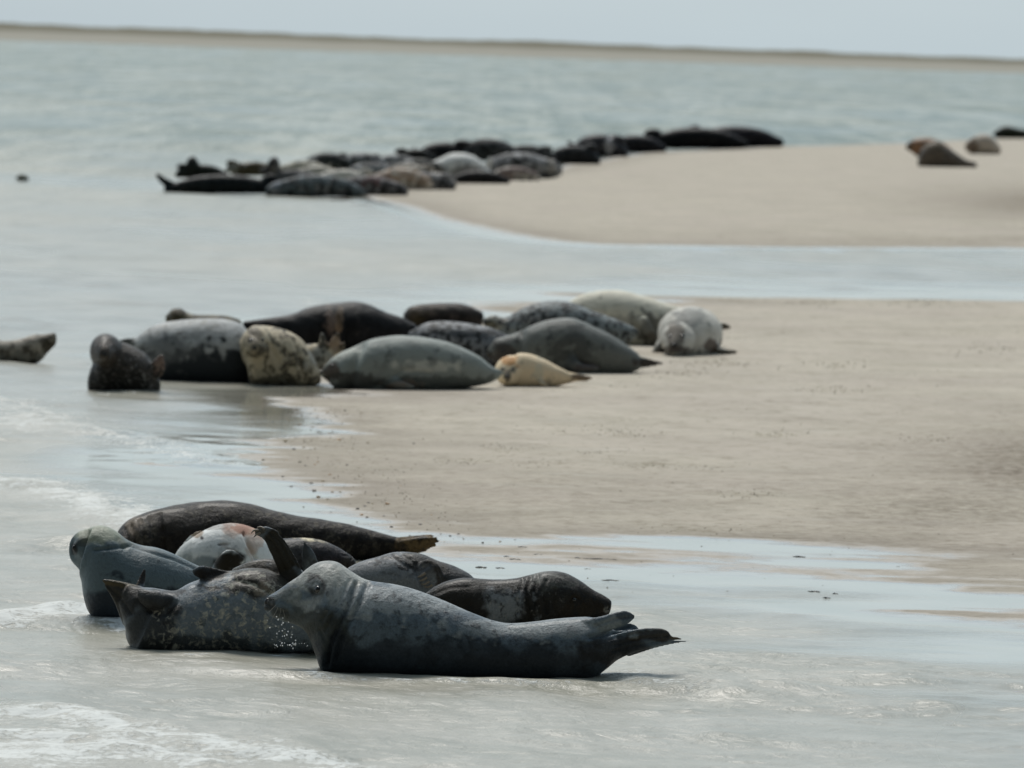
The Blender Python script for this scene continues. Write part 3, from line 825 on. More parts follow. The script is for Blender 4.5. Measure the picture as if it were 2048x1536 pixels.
# G: grey seal whose clawed fore flipper lies on its side
seal("streaky grey seal with a clawed flipper folded on its flank", G1, (850, 1215),
     [[(690, 1140, 705, 1200, .05), (718, 1124, 722, 1215), (751, 1115, 755, 1225), (790, 1104, 792, 1232), (838, 1106, 838, 1236), (876, 1121, 872, 1236), (912, 1133, 906, 1232), (935, 1144, 930, 1226), (950, 1157, 945, 1210)]],
     (.21, .225, .235), mG, .0066, dz=.25,
     lobes=[{'st': [(840, 1126, 862, 1146, -.12), (855, 1119, 872, 1150, -.13), (878, 1130, 868, 1160, -.13), (888, 1150, 862, 1172, -.12)], 'lat': .4},
            {'tube': [(868, 1135, 9, -.14), (858, 1142, 5, -.15), (846, 1148, 3, -.15)], 'lat': .7},
            {'tube': [(872, 1145, 9, -.14), (860, 1151, 5, -.15), (849, 1157, 3, -.15)], 'lat': .7},
            {'tube': [(876, 1154, 9, -.14), (864, 1160, 5, -.15), (854, 1165, 3, -.15)], 'lat': .7},
            {'tube': [(878, 1163, 8, -.14), (868, 1168, 5, -.15), (860, 1172, 3, -.15)], 'lat': .7}],
     patches=[(860, 1112, 70, 18, (.028, .024, .018), .9), (875, 1130, 22, 20, (.045, .032, .02), .9), (885, 1150, 16, 24, (.035, .027, .018), .9),
              (925, 1150, 40, 30, (.018, .018, .018), .9), (855, 1150, 16, 18, (.16, .17, .18), .7)],
     spots=[(800, 1125, 60, 30, 1), (870, 1120, 60, 20, .6)], lights=[(790, 1120, 60, 14, .8), (840, 1120, 24, 20, .8)],
     carves=[([(780, 1110), (800, 1125), (830, 1140)], 4, .006), ([(800, 1106), (822, 1122), (832, 1150)], 4, .008), ([(832, 1128), (836, 1150), (846, 1176)], 4, .01)],
     claws=[[(850, 1146, 2.6), (843, 1151, 2.2), (836, 1154, 1)], [(853, 1155, 2.6), (845, 1160, 2.2), (839, 1161, 1)],
            [(858, 1163, 2.6), (850, 1168, 2.2), (843, 1168, 1)], [(864, 1170, 2.6), (856, 1174, 2.2), (849, 1173, 1)]])

# H: dark seal with the head to the right
seal("dark seal with wrinkled neck and head pointing right over the silver seal's rump", G1, (1000, 1262),
     [[(850, 1188, 860, 1225), (868, 1174, 876, 1244), (894, 1162, 897, 1258), (930, 1156, 934, 1266), (985, 1159, 990, 1270), (1030, 1156, 1028, 1270), (1060, 1149, 1052, 1270), (1090, 1141, 1080, 1266),
       (1126, 1144, 1110, 1258, 0, .85), (1156, 1158, 1138, 1252, 0, .8), (1184, 1178, 1168, 1247, 0, .75), (1206, 1189, 1196, 1240, 0, .7), (1220, 1199, 1214, 1232, 0, .7)]],
     (.028, .025, .02), mG, .0064, dz=.2, caps=(.5, .35), relief=.004,
     patches=[(1010, 1212, 44, 40, (.30, .32, .33), .8), (900, 1200, 60, 45, (.022, .018, .012), .8), (1080, 1150, 34, 12, (.22, .22, .20), .7), (1120, 1160, 40, 18, (.10, .105, .09), .6),
              (1180, 1205, 50, 30, (.026, .018, .010), .85), (1213, 1219, 7, 8, (.34, .33, .30), .8), (1224, 1205, 7, 8, (.01, .01, .01), .9)],
     lights=[(960, 1175, 120, 18, .6), (1010, 1200, 50, 50, .9), (1060, 1190, 30, 50, .8), (1110, 1190, 20, 40, .4)],
     carves=[([(1062, 1152), (1052, 1180), (1056, 1215), (1062, 1250)], 4, .014), ([(1076, 1150), (1068, 1185), (1074, 1220), (1080, 1250)], 4, .012),
             ([(1092, 1160), (1086, 1190), (1094, 1225)], 4, .009), ([(1046, 1158), (1038, 1190), (1036, 1225)], 4, .008), ([(1110, 1180), (1106, 1210), (1116, 1235)], 4, .006),
             ([(1218, 1216), (1205, 1226), (1180, 1234)], 2.5, .008), ([(1140, 1200), (1148, 1194), (1158, 1199)], 2.5, .005), ([(860, 1192), (900, 1175), (940, 1172)], 4, .004)],
     bulges=[(1205, 1215, 12, .006), (1150, 1188, 12, .005)],
     eyes=[(1149, 1199)], eye_r=.013, noses=[(1224, 1207, 5, 6, 0), (1218, 1219, 2.2, 2.8, 0)])

# ------------------------------------------------------------------ seals on the near sandbank
mP = mat_fur("plain_grey_fur", (.04, .045, .043), 8, .50, .66, .7, .35, .5, light=(.26, .28, .26), lscale=7, llo=.56, lhi=.7, lamt=.5, bumps=.5)
mM = mat_fur("mottled_tan_fur", (.045, .038, .025), 10, .46, .58, .85, .4, .55, light=(.42, .38, .30), lscale=14, llo=.55, lhi=.66, lamt=.5)
mW = mat_fur("cream_fur", (.22, .20, .16), 9, .56, .7, .5, .2, .65, bumps=.5)
mK = mat_fur("black_fur", (.006, .006, .006), 9, .4, .6, .6, .4, .5, light=(.09, .08, .07), lscale=12, llo=.58, lhi=.7, lamt=.5)
mS = mat_fur("spotted_grey_fur", (.018, .02, .02), 15, .46, .58, .9, .4, .5, light=(.30, .31, .30), lscale=24, llo=.56, lhi=.66, lamt=.6)
V2 = .012

seal("mottled seal half out of the picture at the left edge", G2, (50, 722),
     [[(-250, 700, -250, 735), (-190, 672, -190, 745), (-120, 664, -120, 745), (-60, 670, -60, 742), (0, 681, 0, 735), (34, 679, 40, 732), (68, 669, 75, 726), (90, 668, 94, 708), (108, 665, 109, 692)]],
     (.38, .34, .28), mM, V2, patches=[(100, 682, 22, 20, (.06, .05, .03), .8), (40, 715, 60, 12, (.12, .13, .12), .6)], caps=(.5, .4))

seal("dark wet seal upright in the water, facing the camera left of the pale seal", G2, (250, 782),
     [[(190, 722, 186, 790), (208, 688, 206, 796), (240, 683, 240, 800), (272, 696, 274, 800), (297, 714, 298, 798), (314, 748, 313, 788)],
      {'st': [(214, 672, 214, 742, .02, 1), (212, 667, 212, 732, -.1, 1), (211, 672, 211, 730, -.2, .95), (210, 684, 210, 728, -.3, .8), (210, 694, 210, 724, -.36, .8)], 'flat': False}],
     (.062, .052, .042), mG, V2, lobes=[{'tube': [(300, 740, 10, -.1), (316, 724, 9, -.1), (324, 712, 6, -.1)], 'lat': .5}, {'tube': [(304, 756, 8, -.1), (322, 742, 7, -.1), (327, 722, 4, -.1)], 'lat': .5}],
     patches=[(320, 728, 16, 22, (.30, .21, .17), .8), (240, 775, 80, 26, (.015, .014, .012), .8), (212, 700, 24, 20, (.09, .07, .055), .7)],
     eyes=[(202, 694), (222, 694)], noses=[(210, 709, 6, 5, 0)], eye_r=.016)

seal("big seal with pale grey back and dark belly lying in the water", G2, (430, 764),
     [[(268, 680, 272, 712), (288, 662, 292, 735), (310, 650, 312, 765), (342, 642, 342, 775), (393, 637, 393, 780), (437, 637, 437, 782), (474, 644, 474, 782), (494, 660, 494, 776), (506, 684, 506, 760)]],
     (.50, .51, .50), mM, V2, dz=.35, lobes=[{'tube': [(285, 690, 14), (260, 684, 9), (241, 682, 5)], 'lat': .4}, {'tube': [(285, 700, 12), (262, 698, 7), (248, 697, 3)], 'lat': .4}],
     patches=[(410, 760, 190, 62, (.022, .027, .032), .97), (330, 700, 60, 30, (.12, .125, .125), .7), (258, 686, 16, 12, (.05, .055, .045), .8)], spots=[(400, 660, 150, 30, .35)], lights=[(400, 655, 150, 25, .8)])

seal("tan seal with only head and back showing behind the big pale-backed seal", G2, (400, 668),
     [[(336, 628, 337, 650, 0, 1), (345, 618, 347, 664), (362, 617, 365, 672), (380, 627, 385, 674), (410, 630, 415, 676), (445, 631, 447, 676), (475, 637, 478, 672)]],
     (.14, .12, .07), mM, V2, patches=[(350, 630, 14, 14, (.06, .045, .025), .8)], noses=[(340, 635, 4, 4, 0)])

seal("mottled tan seal between the pale-backed seal and the smooth grey seal", G2, (565, 766),
     [[(488, 676, 495, 735), (505, 652, 505, 776), (540, 653, 540, 782), (575, 661, 575, 782), (600, 676, 600, 780), (622, 704, 622, 776), (637, 736, 636, 768)],
      {'st': [(600, 690, 600, 740, .25), (625, 688, 630, 742, .25), (648, 688, 655, 736, .25), (666, 694, 670, 725, .25)]},
      {'st': [(518, 654, 518, 722, -.02, 1), (515, 652, 515, 718, -.2, 1), (513, 658, 512, 716, -.32, .95), (511, 672, 510, 713, -.42, .85), (510, 684, 509, 710, -.48, .8)], 'flat': False}],
     (.56, .48, .34), mM, V2, dz=-.25,
     lobes=[{'tube': [(650, 705, 14, .2), (646, 685, 9, .2), (644, 668, 5, .2)], 'lat': .4}, {'tube': [(664, 705, 14, .2), (670, 684, 11, .2), (676, 668, 6, .2)], 'lat': .4}, {'tube': [(672, 705, 12, .2), (684, 692, 8, .2), (690, 684, 4, .2)], 'lat': .4}],
     patches=[(670, 682, 24, 22, (.33, .22, .15), .8), (645, 676, 6, 18, (.45, .45, .42), .8), (513, 700, 20, 14, (.12, .10, .065), .7), (505, 672, 12, 8, (.10, .08, .05), .6), (625, 740, 16, 40, (.36, .33, .25), .6), (550, 766, 60, 14, (.05, .04, .03), .7), (640, 712, 26, 20, (.27, .29, .29), .7)],
     carves=[([(590, 680), (600, 720), (610, 758)], 4, .02), ([(505, 668), (540, 690), (560, 730)], 5, .012)], eyes=[(502, 680), (526, 680)], noses=[(509, 696, 6, 5, 0)], eye_r=.02)

seal("black seal with pinkish hind flippers lying behind the grey seals", G2, (700, 710),
     [[(488, 642, 492, 660), (533, 636, 530, 675), (581, 629, 575, 700), (615, 615, 610, 715), (650, 608, 650, 722), (706, 603, 700, 724), (740, 610, 735, 720), (775, 625, 770, 712), (805, 635, 800, 700), (826, 646, 824, 684)]],
     (.016, .016, .017), mK, V2, dz=.3, lobes=[{'tube': [(668, 690, 9, -.3), (668, 660, 9, -.33), (656, 632, 6, -.3)], 'lat': .4}, {'tube': [(680, 690, 9, -.3), (682, 655, 8, -.33), (676, 626, 5, -.3)], 'lat': .4}],
     patches=[(660, 645, 10, 26, (.20, .15, .12), .8), (678, 640, 9, 24, (.28, .2, .13), .8)], lights=[(700, 650, 40, 40, .8), (820, 655, 20, 20, .8)])

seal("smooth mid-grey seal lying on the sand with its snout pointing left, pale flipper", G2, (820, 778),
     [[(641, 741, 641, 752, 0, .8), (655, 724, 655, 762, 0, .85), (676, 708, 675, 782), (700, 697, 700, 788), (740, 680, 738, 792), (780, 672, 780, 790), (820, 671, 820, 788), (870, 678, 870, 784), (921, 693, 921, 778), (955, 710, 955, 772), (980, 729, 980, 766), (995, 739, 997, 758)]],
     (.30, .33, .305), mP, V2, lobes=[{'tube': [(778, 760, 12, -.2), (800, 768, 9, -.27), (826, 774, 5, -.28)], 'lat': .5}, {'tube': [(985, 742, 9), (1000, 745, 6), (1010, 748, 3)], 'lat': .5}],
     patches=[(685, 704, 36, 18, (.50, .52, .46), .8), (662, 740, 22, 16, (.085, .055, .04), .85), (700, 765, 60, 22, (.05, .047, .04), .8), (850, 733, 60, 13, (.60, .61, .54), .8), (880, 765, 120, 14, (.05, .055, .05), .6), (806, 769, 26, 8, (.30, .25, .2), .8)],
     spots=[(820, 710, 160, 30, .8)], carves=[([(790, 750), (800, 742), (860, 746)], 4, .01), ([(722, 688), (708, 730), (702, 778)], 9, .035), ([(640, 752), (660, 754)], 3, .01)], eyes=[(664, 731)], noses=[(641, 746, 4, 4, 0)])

seal("dark spotted seal with a pale streak along its back, between black and mid-grey seals", G2, (920, 738),
     [[(822, 662, 822, 690), (856, 645, 856, 735), (900, 642, 900, 745), (942, 647, 942, 748), (985, 657, 980, 748), (1012, 668, 1008, 742)]],
     (.24, .25, .26), mS, V2, dz=.1, patches=[(950, 652, 60, 7, (.34, .35, .36), .7), (950, 668, 60, 8, (.02, .026, .03), .7)])

seal("small dark brown seal with pale-rimmed face turned left, right of the black seal", G2, (890, 668),
     [[(809, 625, 810, 640), (820, 613, 822, 658), (845, 608, 845, 674), (880, 606, 880, 678), (915, 606, 912, 676), (940, 611, 938, 670), (961, 622, 958, 655)]],
     (.035, .028, .024), mK, V2, patches=[(840, 620, 40, 14, (.16, .13, .10), .8), (835, 640, 20, 14, (.06, .045, .02), .8), (880, 625, 40, 8, (.10, .08, .07), .4)], noses=[(812, 632, 4, 4, 0)])

seal("dark grey seal speckled with black, pale face at left, lying behind the dark arched seal", G2, (1140, 702),
     [[(968, 636, 972, 655), (988, 630, 990, 672), (1012, 634, 1012, 694), (1047, 615, 1045, 702), (1079, 605, 1080, 710), (1116, 601, 1116, 712), (1150, 606, 1150, 712), (1184, 621, 1184, 708), (1224, 635, 1222, 702), (1255, 648, 1252, 690), (1275, 659, 1274, 674)]],
     (.24, .27, .27), mS, V2, patches=[(985, 645, 28, 20, (.34, .33, .27), .85), (982, 648, 10, 8, (.10, .09, .05), .7), (1075, 640, 60, 8, (.24, .21, .19), .5)], noses=[(970, 645, 4, 4, 0)])

seal("dark grey arched seal with its head lowered left and hind flippers trailing right", G2, (1170, 744),
     [[(979, 694, 979, 716), (990, 679, 996, 732), (1013, 672, 1018, 738), (1039, 663, 1045, 745), (1071, 648, 1075, 752), (1110, 637, 1110, 756), (1150, 637, 1150, 757), (1192, 655, 1192, 755), (1224, 671, 1224, 752), (1250, 687, 1250, 748), (1272, 704, 1271, 742)]],
     (.17, .18, .165), mP, V2, lobes=[{'tube': [(1265, 722, 14), (1295, 724, 8), (1325, 727, 4)], 'lat': .4}, {'tube': [(1262, 726, 14), (1290, 731, 6), (1312, 732, 3)], 'lat': .4},
                                       {'tube': [(1138, 712, 14, -.22), (1152, 732, 11, -.28), (1192, 737, 6, -.28)], 'lat': .6}],
     patches=[(1010, 705, 26, 22, (.055, .042, .035), .8), (1150, 695, 44, 36, (.06, .063, .06), .7), (1255, 730, 30, 10, (.12, .125, .12), .5), (1300, 726, 30, 10, (.045, .033, .03), .8), (1170, 735, 30, 8, (.13, .10, .09), .6)],
     spots=[(1130, 680, 120, 40, 1)], carves=[([(1150, 700), (1165, 728), (1195, 728)], 4, .015), ([(1042, 660), (1038, 700), (1032, 738)], 8, .035)], eyes=[(1006, 702)], noses=[(981, 706, 4, 5, 0)])

seal("cream-white seal lying at the back right of the group", G2, (1260, 690),
     [[(1120, 618, 1124, 640), (1140, 602, 1142, 665), (1168, 588, 1168, 685), (1210, 580, 1210, 694), (1250, 582, 1250, 698), (1290, 593, 1290, 698), (1330, 606, 1330, 692), (1370, 616, 1370, 686), (1410, 631, 1410, 676), (1438, 642, 1438, 664)]],
     (.72, .69, .57), mW, V2, lobes=[{'tube': [(1435, 652, 8), (1450, 653, 7), (1461, 655, 3)], 'lat': .5}, {'tube': [(1284, 640, 12, -.3), (1298, 662, 11, -.34), (1314, 684, 6, -.34)], 'lat': .5}],
     patches=[(1300, 660, 26, 30, (.05, .04, .03), .9), (1452, 653, 14, 9, (.05, .045, .03), .9), (1260, 650, 90, 22, (.25, .25, .22), .6)])

seal("whitish seal with a brown blotched face lying head-on to the camera at right", G2, (1380, 706),
     [{'st': [(1368, 668, 1366, 704, -.5, .9), (1369, 650, 1367, 712, -.44, .95), (1372, 634, 1370, 716, -.33, 1.0), (1377, 620, 1376, 718, -.15, 1.15), (1380, 613, 1380, 720, .1, 1.2), (1381, 612, 1381, 720, .35, 1.18), (1383, 615, 1383, 720, .7, 1.1), (1386, 630, 1386, 716, 1.1, .9), (1390, 650, 1390, 710, 1.4, .7)], 'lat': 1.15},
     {'st': [(1358, 646, 1358, 712, -.35, 1), (1355, 645, 1355, 713, -.5, 1), (1353, 652, 1352, 713, -.62, .95), (1350, 668, 1349, 712, -.72, .85), (1348, 680, 1347, 710, -.78, .8)], 'flat': False}],
     (.58, .56, .50), mW, V2, lobes=[{'tube': [(1325, 690, 14, -.1), (1312, 702, 8, -.15), (1304, 708, 4, -.15)], 'lat': 1}, {'tube': [(1425, 688, 14, -.1), (1442, 702, 7, -.15), (1472, 704, 4, -.1)], 'lat': .8}],
     patches=[(1352, 675, 22, 30, (.09, .07, .05), .8), (1385, 635, 30, 18, (.20, .21, .20), .7), (1420, 692, 16, 14, (.09, .06, .05), .85), (1352, 700, 40, 8, (.06, .05, .045), .8), (1458, 704, 26, 6, (.05, .05, .03), .9), (1316, 700, 10, 10, (.10, .10, .09), .7)],
     eyes=[(1340, 672), (1366, 672)], noses=[(1348, 690, 7, 6, 0)], eye_r=.024)

seal("small golden seal pup with an orange forehead facing the camera", G2, (1060, 772),
     [[(1030, 722, 1028, 772), (1034, 707, 1032, 778), (1056, 707, 1055, 779), (1087, 718, 1087, 778), (1118, 734, 1118, 772), (1140, 745, 1140, 766), (1152, 748, 1152, 762)],
      {'st': [(1024, 710, 1022, 770, .02, 1), (1020, 713, 1017, 772, -.08, 1), (1017, 722, 1015, 772, -.16, .9), (1015, 738, 1014, 768, -.22, .8), (1015, 746, 1014, 764, -.25, .8)], 'flat': False}],
     (.84, .68, .46), mW, .010, lobes=[{'tube': [(1140, 752, 8), (1165, 755, 6), (1184, 756, 3)], 'lat': .5}, {'tube': [(1140, 757, 7), (1165, 759, 4), (1176, 760, 2.5)], 'lat': .5}, {'tube': [(1075, 750, 8, -.1), (1084, 766, 6, -.14), (1096, 771, 3, -.14)], 'lat': .5}],
     patches=[(1016, 722, 18, 12, (.55, .28, .10), .9), (1015, 752, 8, 14, (.06, .055, .045), .85), (1006, 739, 6, 6, (.14, .14, .12), .8), (1026, 739, 6, 6, (.14, .14, .12), .8), (1165, 755, 26, 9, (.12, .085, .06), .85), (1078, 745, 10, 20, (.66, .62, .48), .6)],
     eyes=[(1006, 739), (1025, 739)], noses=[(1014, 753, 5, 4, 0)], eye_r=.013)

# ------------------------------------------------------------------ far sandbank
mF1 = mat_fur("far_mottled_fur", (.035, .03, .025), 4.5, .50, .62, .7, .3, .6, light=(.72, .68, .60), lscale=5.5, llo=.52, lhi=.62, lamt=.85)
mF2 = mat_fur("far_spotted_fur", (.02, .022, .022), 5.0, .44, .56, .9, .3, .6, light=(.42, .42, .42), lscale=6, llo=.54, lhi=.64, lamt=.7)
mF3 = mat_fur("far_dark_fur", (.008, .008, .008), 5.0, .44, .56, .8, .3, .6, light=(.20, .19, .18), lscale=6, llo=.60, lhi=.70, lamt=.5)
m3 = {'k': mK, 'g': mF3, 'm': mF1, 'w': mW, 's': mF2, 'p': mP, 'd': mD}
def body_px(x0, x1, yt, yb, head='L', rise=0.0, tail=.3):
    """side-on lying seal between x0 and x1; head raised by `rise` of its height"""
    t = [0, .05, .12, .22, .36, .52, .68, .82, .93, 1.0]
    h = [.42, .58, .68, .82, .98, 1.0, .93, .76, .5, tail]
    b = [rise, rise * .9, rise * .6, rise * .2, 0, 0, 0, 0, 0, .05]
    st = []
    for i in range(len(t)):
        xx = x0 + (x1 - x0) * (t[i] if head == 'L' else 1 - t[i])
        hh = (yb - yt)
        st.append((xx, yb - hh * min(1.15, h[i] + b[i]), xx, yb - hh * b[i] + 4 * (b[i] < .1)))
    if head != 'L': st = st[::-1]
    return st

def fseal(label, x0, x1, yt, yb, fur, mat, head='L', rise=0.0, lobes=(), patches=(), extra=(), base=None, cut=0, **k):
    b = [body_px(x0 - 9, x1 + 12, yt - 1, yb + cut, head, rise)] + list(extra)
    r_ = random.Random(int(x0 * 7 + yt)); h_ = yb - yt; sg = 1 if head == 'L' else -1
    hx = x0 if head == 'L' else x1; tx = x1 if head == 'L' else x0
    lobes = list(lobes)
    if r_.random() < .6:
        k_ = r_.uniform(.0, .5)
        lobes.append({'tube': [(hx + sg * 16, yb - h_ * .62, h_ * .30), (hx + sg * 4, yb - h_ * (.72 + k_ * .5), h_ * .25), (hx - sg * 7, yb - h_ * (.70 + k_ * .5), h_ * .17)], 'lat': 1})
    if r_.random() < .6:
        lobes.append({'tube': [(tx - sg * 14, yb - h_ * .3, h_ * .2), (tx, yb - h_ * .42, h_ * .15), (tx + sg * 11, yb - h_ * r_.uniform(.45, .9), h_ * .09)], 'lat': .6})
    seal(label, G3, base or ((x0 + x1) / 2, yb), b, fur, m3[mat], .021, lobes=lobes, patches=patches, smooth=3, relief=.006, **k)

fseal("black seal in the water with curled-up tail, left end of the row", 340, 545, 350, 384, (.018, .024, .026), 'k', 'R', 0,
      lobes=[{'tube': [(352, 374, 9), (330, 364, 8), (315, 350, 5)], 'lat': .5}], base=(440, 384))
fseal("dark seal holding up a pointed head behind the curled black tail", 362, 442, 330, 352, (.022, .026, .02), 'k', 'L', 0,
      extra=[{'st': [(372, 345, 392, 358), (372, 328, 402, 340), (376, 317, 398, 326), (382, 313, 392, 316)], 'flat': False}], base=(400, 366))
fseal("brown-backed seal low behind the black seals", 462, 548, 324, 348, (.085, .07, .04), 'm', 'L', .15, base=(505, 362))
fseal("seal raising a rounded grey head above a pale throat", 530, 640, 340, 372, (.12, .12, .12), 'g', 'L', 0,
      extra=[{'st': [(538, 365, 562, 372), (534, 335, 560, 340), (538, 320, 560, 326), (545, 315, 556, 317)], 'flat': False}],
      patches=[(546, 340, 8, 20, (.30, .27, .24), .8)], base=(570, 374))
fseal("pale tan seal lying just right of the raised grey head", 562, 650, 322, 352, (.46, .43, .34), 'm', 'L', .1, base=(600, 366))
fseal("seal with a dark green-black back behind the pale tan seal", 612, 690, 306, 338, (.05, .055, .05), 's', 'R', 0, base=(650, 362))
fseal("grey seal with a pale flank, left of centre at the back", 680, 765, 306, 342, (.30, .30, .30), 's', 'L', .05, base=(720, 360))
fseal("light grey seal with dark speckles at the back of the crowded row", 745, 835, 309, 345, (.40, .40, .39), 's', 'L', .05, base=(790, 360))
fseal("dark bodied seal lying along the water's edge in front", 545, 715, 350, 390, (.17, .20, .21), 's', 'L', 0, patches=[(552, 375, 8, 16, (.30, .32, .36), .8)], base=(630, 391))
fseal("creamy mottled seal lying on top of the dark waterside seals", 628, 735, 340, 372, (.60, .57, .50), 'm', 'R', .05, base=(680, 382))
fseal("charcoal seal with a pinkish mark at the water's edge", 660, 800, 352, 391, (.14, .13, .13), 's', 'R', 0, patches=[(745, 365, 22, 16, (.22, .13, .12), .7)], base=(730, 390))
fseal("tan and pink seal right of the charcoal seal", 750, 850, 336, 374, (.44, .34, .26), 'm', 'L', .05, patches=[(770, 360, 14, 14, (.30, .17, .14), .7)], base=(800, 380))
fseal("dark seal with a grey crown lying in front of the tan and pink seal", 790, 895, 346, 378, (.20, .20, .20), 's', 'R', 0, patches=[(840, 345, 26, 8, (.22, .21, .24), .8)], base=(840, 379))
fseal("grey-brown seal between the light grey and the black-humped seals", 790, 880, 318, 350, (.26, .25, .22), 's', 'R', .05, base=(830, 364))
fseal("low black seal just left of the black hump", 800, 860, 298, 325, (.015, .016, .013), 'k', 'L', 0, base=(830, 340))
fseal("black humped seal behind the white seal", 838, 925, 285, 325, (.012, .012, .014), 'k', 'R', 0, base=(885, 336))
fseal("white seal curled with a grey belly, brightest of the row", 866, 970, 307, 362, (.80, .80, .76), 'w', 'L', .1, patches=[(930, 345, 30, 18, (.16, .16, .16), .8)], base=(918, 362))
fseal("small black seal lying on the sand before the white seal", 908, 1005, 342, 366, (.02, .02, .021), 'k', 'L', 0, base=(955, 367))
fseal("dark grey humped seal behind the white seal's right side", 920, 1030, 278, 318, (.09, .09, .092), 'g', 'L', 0, base=(980, 330))
fseal("long low grey seal stretching right of the dark grey hump", 1000, 1095, 291, 320, (.12, .12, .115), 'g', 'R', 0, base=(1050, 330))
fseal("banded grey and white seal with a pale upright chest at its right end", 960, 1108, 306, 356, (.34, .34, .34), 's', 'R', .1,
      patches=[(1104, 325, 9, 28, (.50, .46, .40), .9), (1030, 326, 60, 8, (.27, .27, .27), .7), (1030, 345, 70, 8, (.07, .065, .05), .6)], base=(1035, 357))
fseal("pale-bellied mottled seal wedged between the tan seal and the dark-backed seal", 590, 672, 332, 362, (.52, .48, .40), 'm', 'R', .1, base=(630, 372))
fseal("speckled grey seal squeezed behind the creamy mottled seal", 690, 790, 326, 362, (.30, .31, .31), 's', 'R', .1, base=(740, 370))
fseal("blotchy brown and grey seal in the middle of the crowded row", 760, 858, 328, 364, (.33, .29, .24), 'm', 'R', .05, base=(806, 372))
fseal("small pale seal at the sand's edge between the dark and white seals", 842, 900, 346, 370, (.50, .46, .42), 'm', 'L', 0, base=(870, 374))
fseal("dusky seal with a pinkish belly on the sand right of the small black seal", 985, 1065, 334, 360, (.22, .17, .15), 'm', 'R', 0, base=(1025, 361))
fseal("charcoal seal lying right of the pale-chested seal", 1102, 1185, 291, 326, (.035, .038, .04), 'k', 'R', 0, base=(1140, 328))
fseal("dark grey seal with a bright white patch on its side", 1148, 1240, 269, 312, (.055, .055, .062), 'k', 'R', 0, patches=[(1218, 290, 8, 18, (.72, .70, .70), 1)], base=(1190, 312))
fseal("black seal tapering to the right of the white-patched seal", 1222, 1318, 271, 302, (.025, .025, .03), 'k', 'L', 0, base=(1265, 303))
fseal("large black seal whose head slopes down to the left on the bank's edge", 1300, 1480, 256, 294, (.012, .012, .014), 'k', 'L', 0, base=(1390, 295))
fseal("black seal with a lighter grey back, right end of the dark row", 1385, 1552, 253, 291, (.022, .02, .026), 'k', 'L', 0, patches=[(1440, 268, 40, 8, (.06, .055, .07), .8)], base=(1465, 292))
seal("grey-brown seal with its head down and tail to the right, on the open sand", G3, (1890, 334),
     [[(1836, 318, 1838, 334), (1842, 300, 1842, 338), (1856, 286, 1856, 340), (1875, 282, 1875, 341), (1895, 294, 1895, 342), (1915, 308, 1915, 342), (1932, 319, 1932, 341), (1950, 324, 1950, 339)]],
     (.14, .115, .09), mP, .02, patches=[(1870, 288, 26, 12, (.14, .105, .06), .6)], smooth=3)
seal("reddish brown seal raising its head behind the grey-brown seal", G3, (1850, 314),
     [[(1815, 287, 1815, 300), (1824, 280, 1824, 305), (1840, 276, 1842, 318), (1858, 276, 1860, 322), (1880, 282, 1882, 322), (1900, 295, 1900, 320)]],
     (.30, .17, .095), mP, .02, patches=[(1815, 294, 7, 9, (.03, .03, .02), .9)], smooth=3)
seal("pale cream seal with a brown face on the open sand at right", G3, (1960, 308),
     [[(1934, 284, 1934, 302), (1942, 276, 1942, 308), (1955, 270, 1955, 310), (1970, 268, 1970, 311), (1985, 274, 1985, 311), (1998, 290, 1998, 308)]],
     (.55, .48, .40), mW, .02, patches=[(1944, 293, 14, 16, (.13, .09, .06), .85)], smooth=3)
seal("dark seal lying at the right edge on the crest of the bank", G3, (2025, 277),
     [[(1988, 264, 1988, 272), (2000, 256, 2000, 279), (2014, 252, 2014, 281), (2040, 258, 2040, 281), (2070, 262, 2070, 280), (2100, 268, 2100, 279)]],
     (.03, .035, .02), mK, .02, smooth=3)
seal("dark seal head just breaking the water, alone at the left", None, (44, 357),
     [[(33, 353, 33, 360), (39, 349, 39, 362), (48, 349, 48, 362), (56, 353, 56, 362)]], (.17, .18, .14), mP, .02, smooth=2)

# ------------------------------------------------------------------ pebbles, shells, weed
def peb_mat(name, cols_, rough=.6):
    m, t, b = new_mat(name); n = NB(t)
    c = n.mix(n.ramp(n.noise(30, 3, .6), .4, .6), cols_[0], cols_[1])
    t.links.new(c, b.inputs['Base Color']); b.inputs['Roughness'].default_value = rough
    return m
PM = [peb_mat("orange_shell", ((.50, .27, .10), (.34, .20, .09))), peb_mat("dark_stone", ((.03, .035, .035), (.06, .06, .05))),
      peb_mat("ochre_stone", ((.36, .27, .13), (.22, .18, .10))), peb_mat("olive_weed", ((.06, .07, .02), (.10, .10, .035)))]
import bmesh
def pebble_mesh(seed):
    r_ = random.Random(seed); bm = bmesh.new(); bmesh.ops.create_icosphere(bm, subdivisions=2, radius=1)
    for v in bm.verts:
        k = 1 + .25 * math.sin(v.co.x * 3 + seed) * math.sin(v.co.y * 4 + seed * 2) + r_.uniform(-.05, .05)
        v.co = Vector((v.co.x * k, v.co.y * k * .8, v.co.z * k * .5))
    me = bpy.data.meshes.new("pebble"); bm.to_mesh(me); bm.free()
    me.polygons.foreach_set('use_smooth', [True] * len(me.polygons)); return me
PME = [[None] * 4 for _ in range(4)]
for i in range(4):
    for j in range(4):
        me = pebble_mesh(i * 7 + j); me.materials.append(PM[j]); PME[i][j] = me
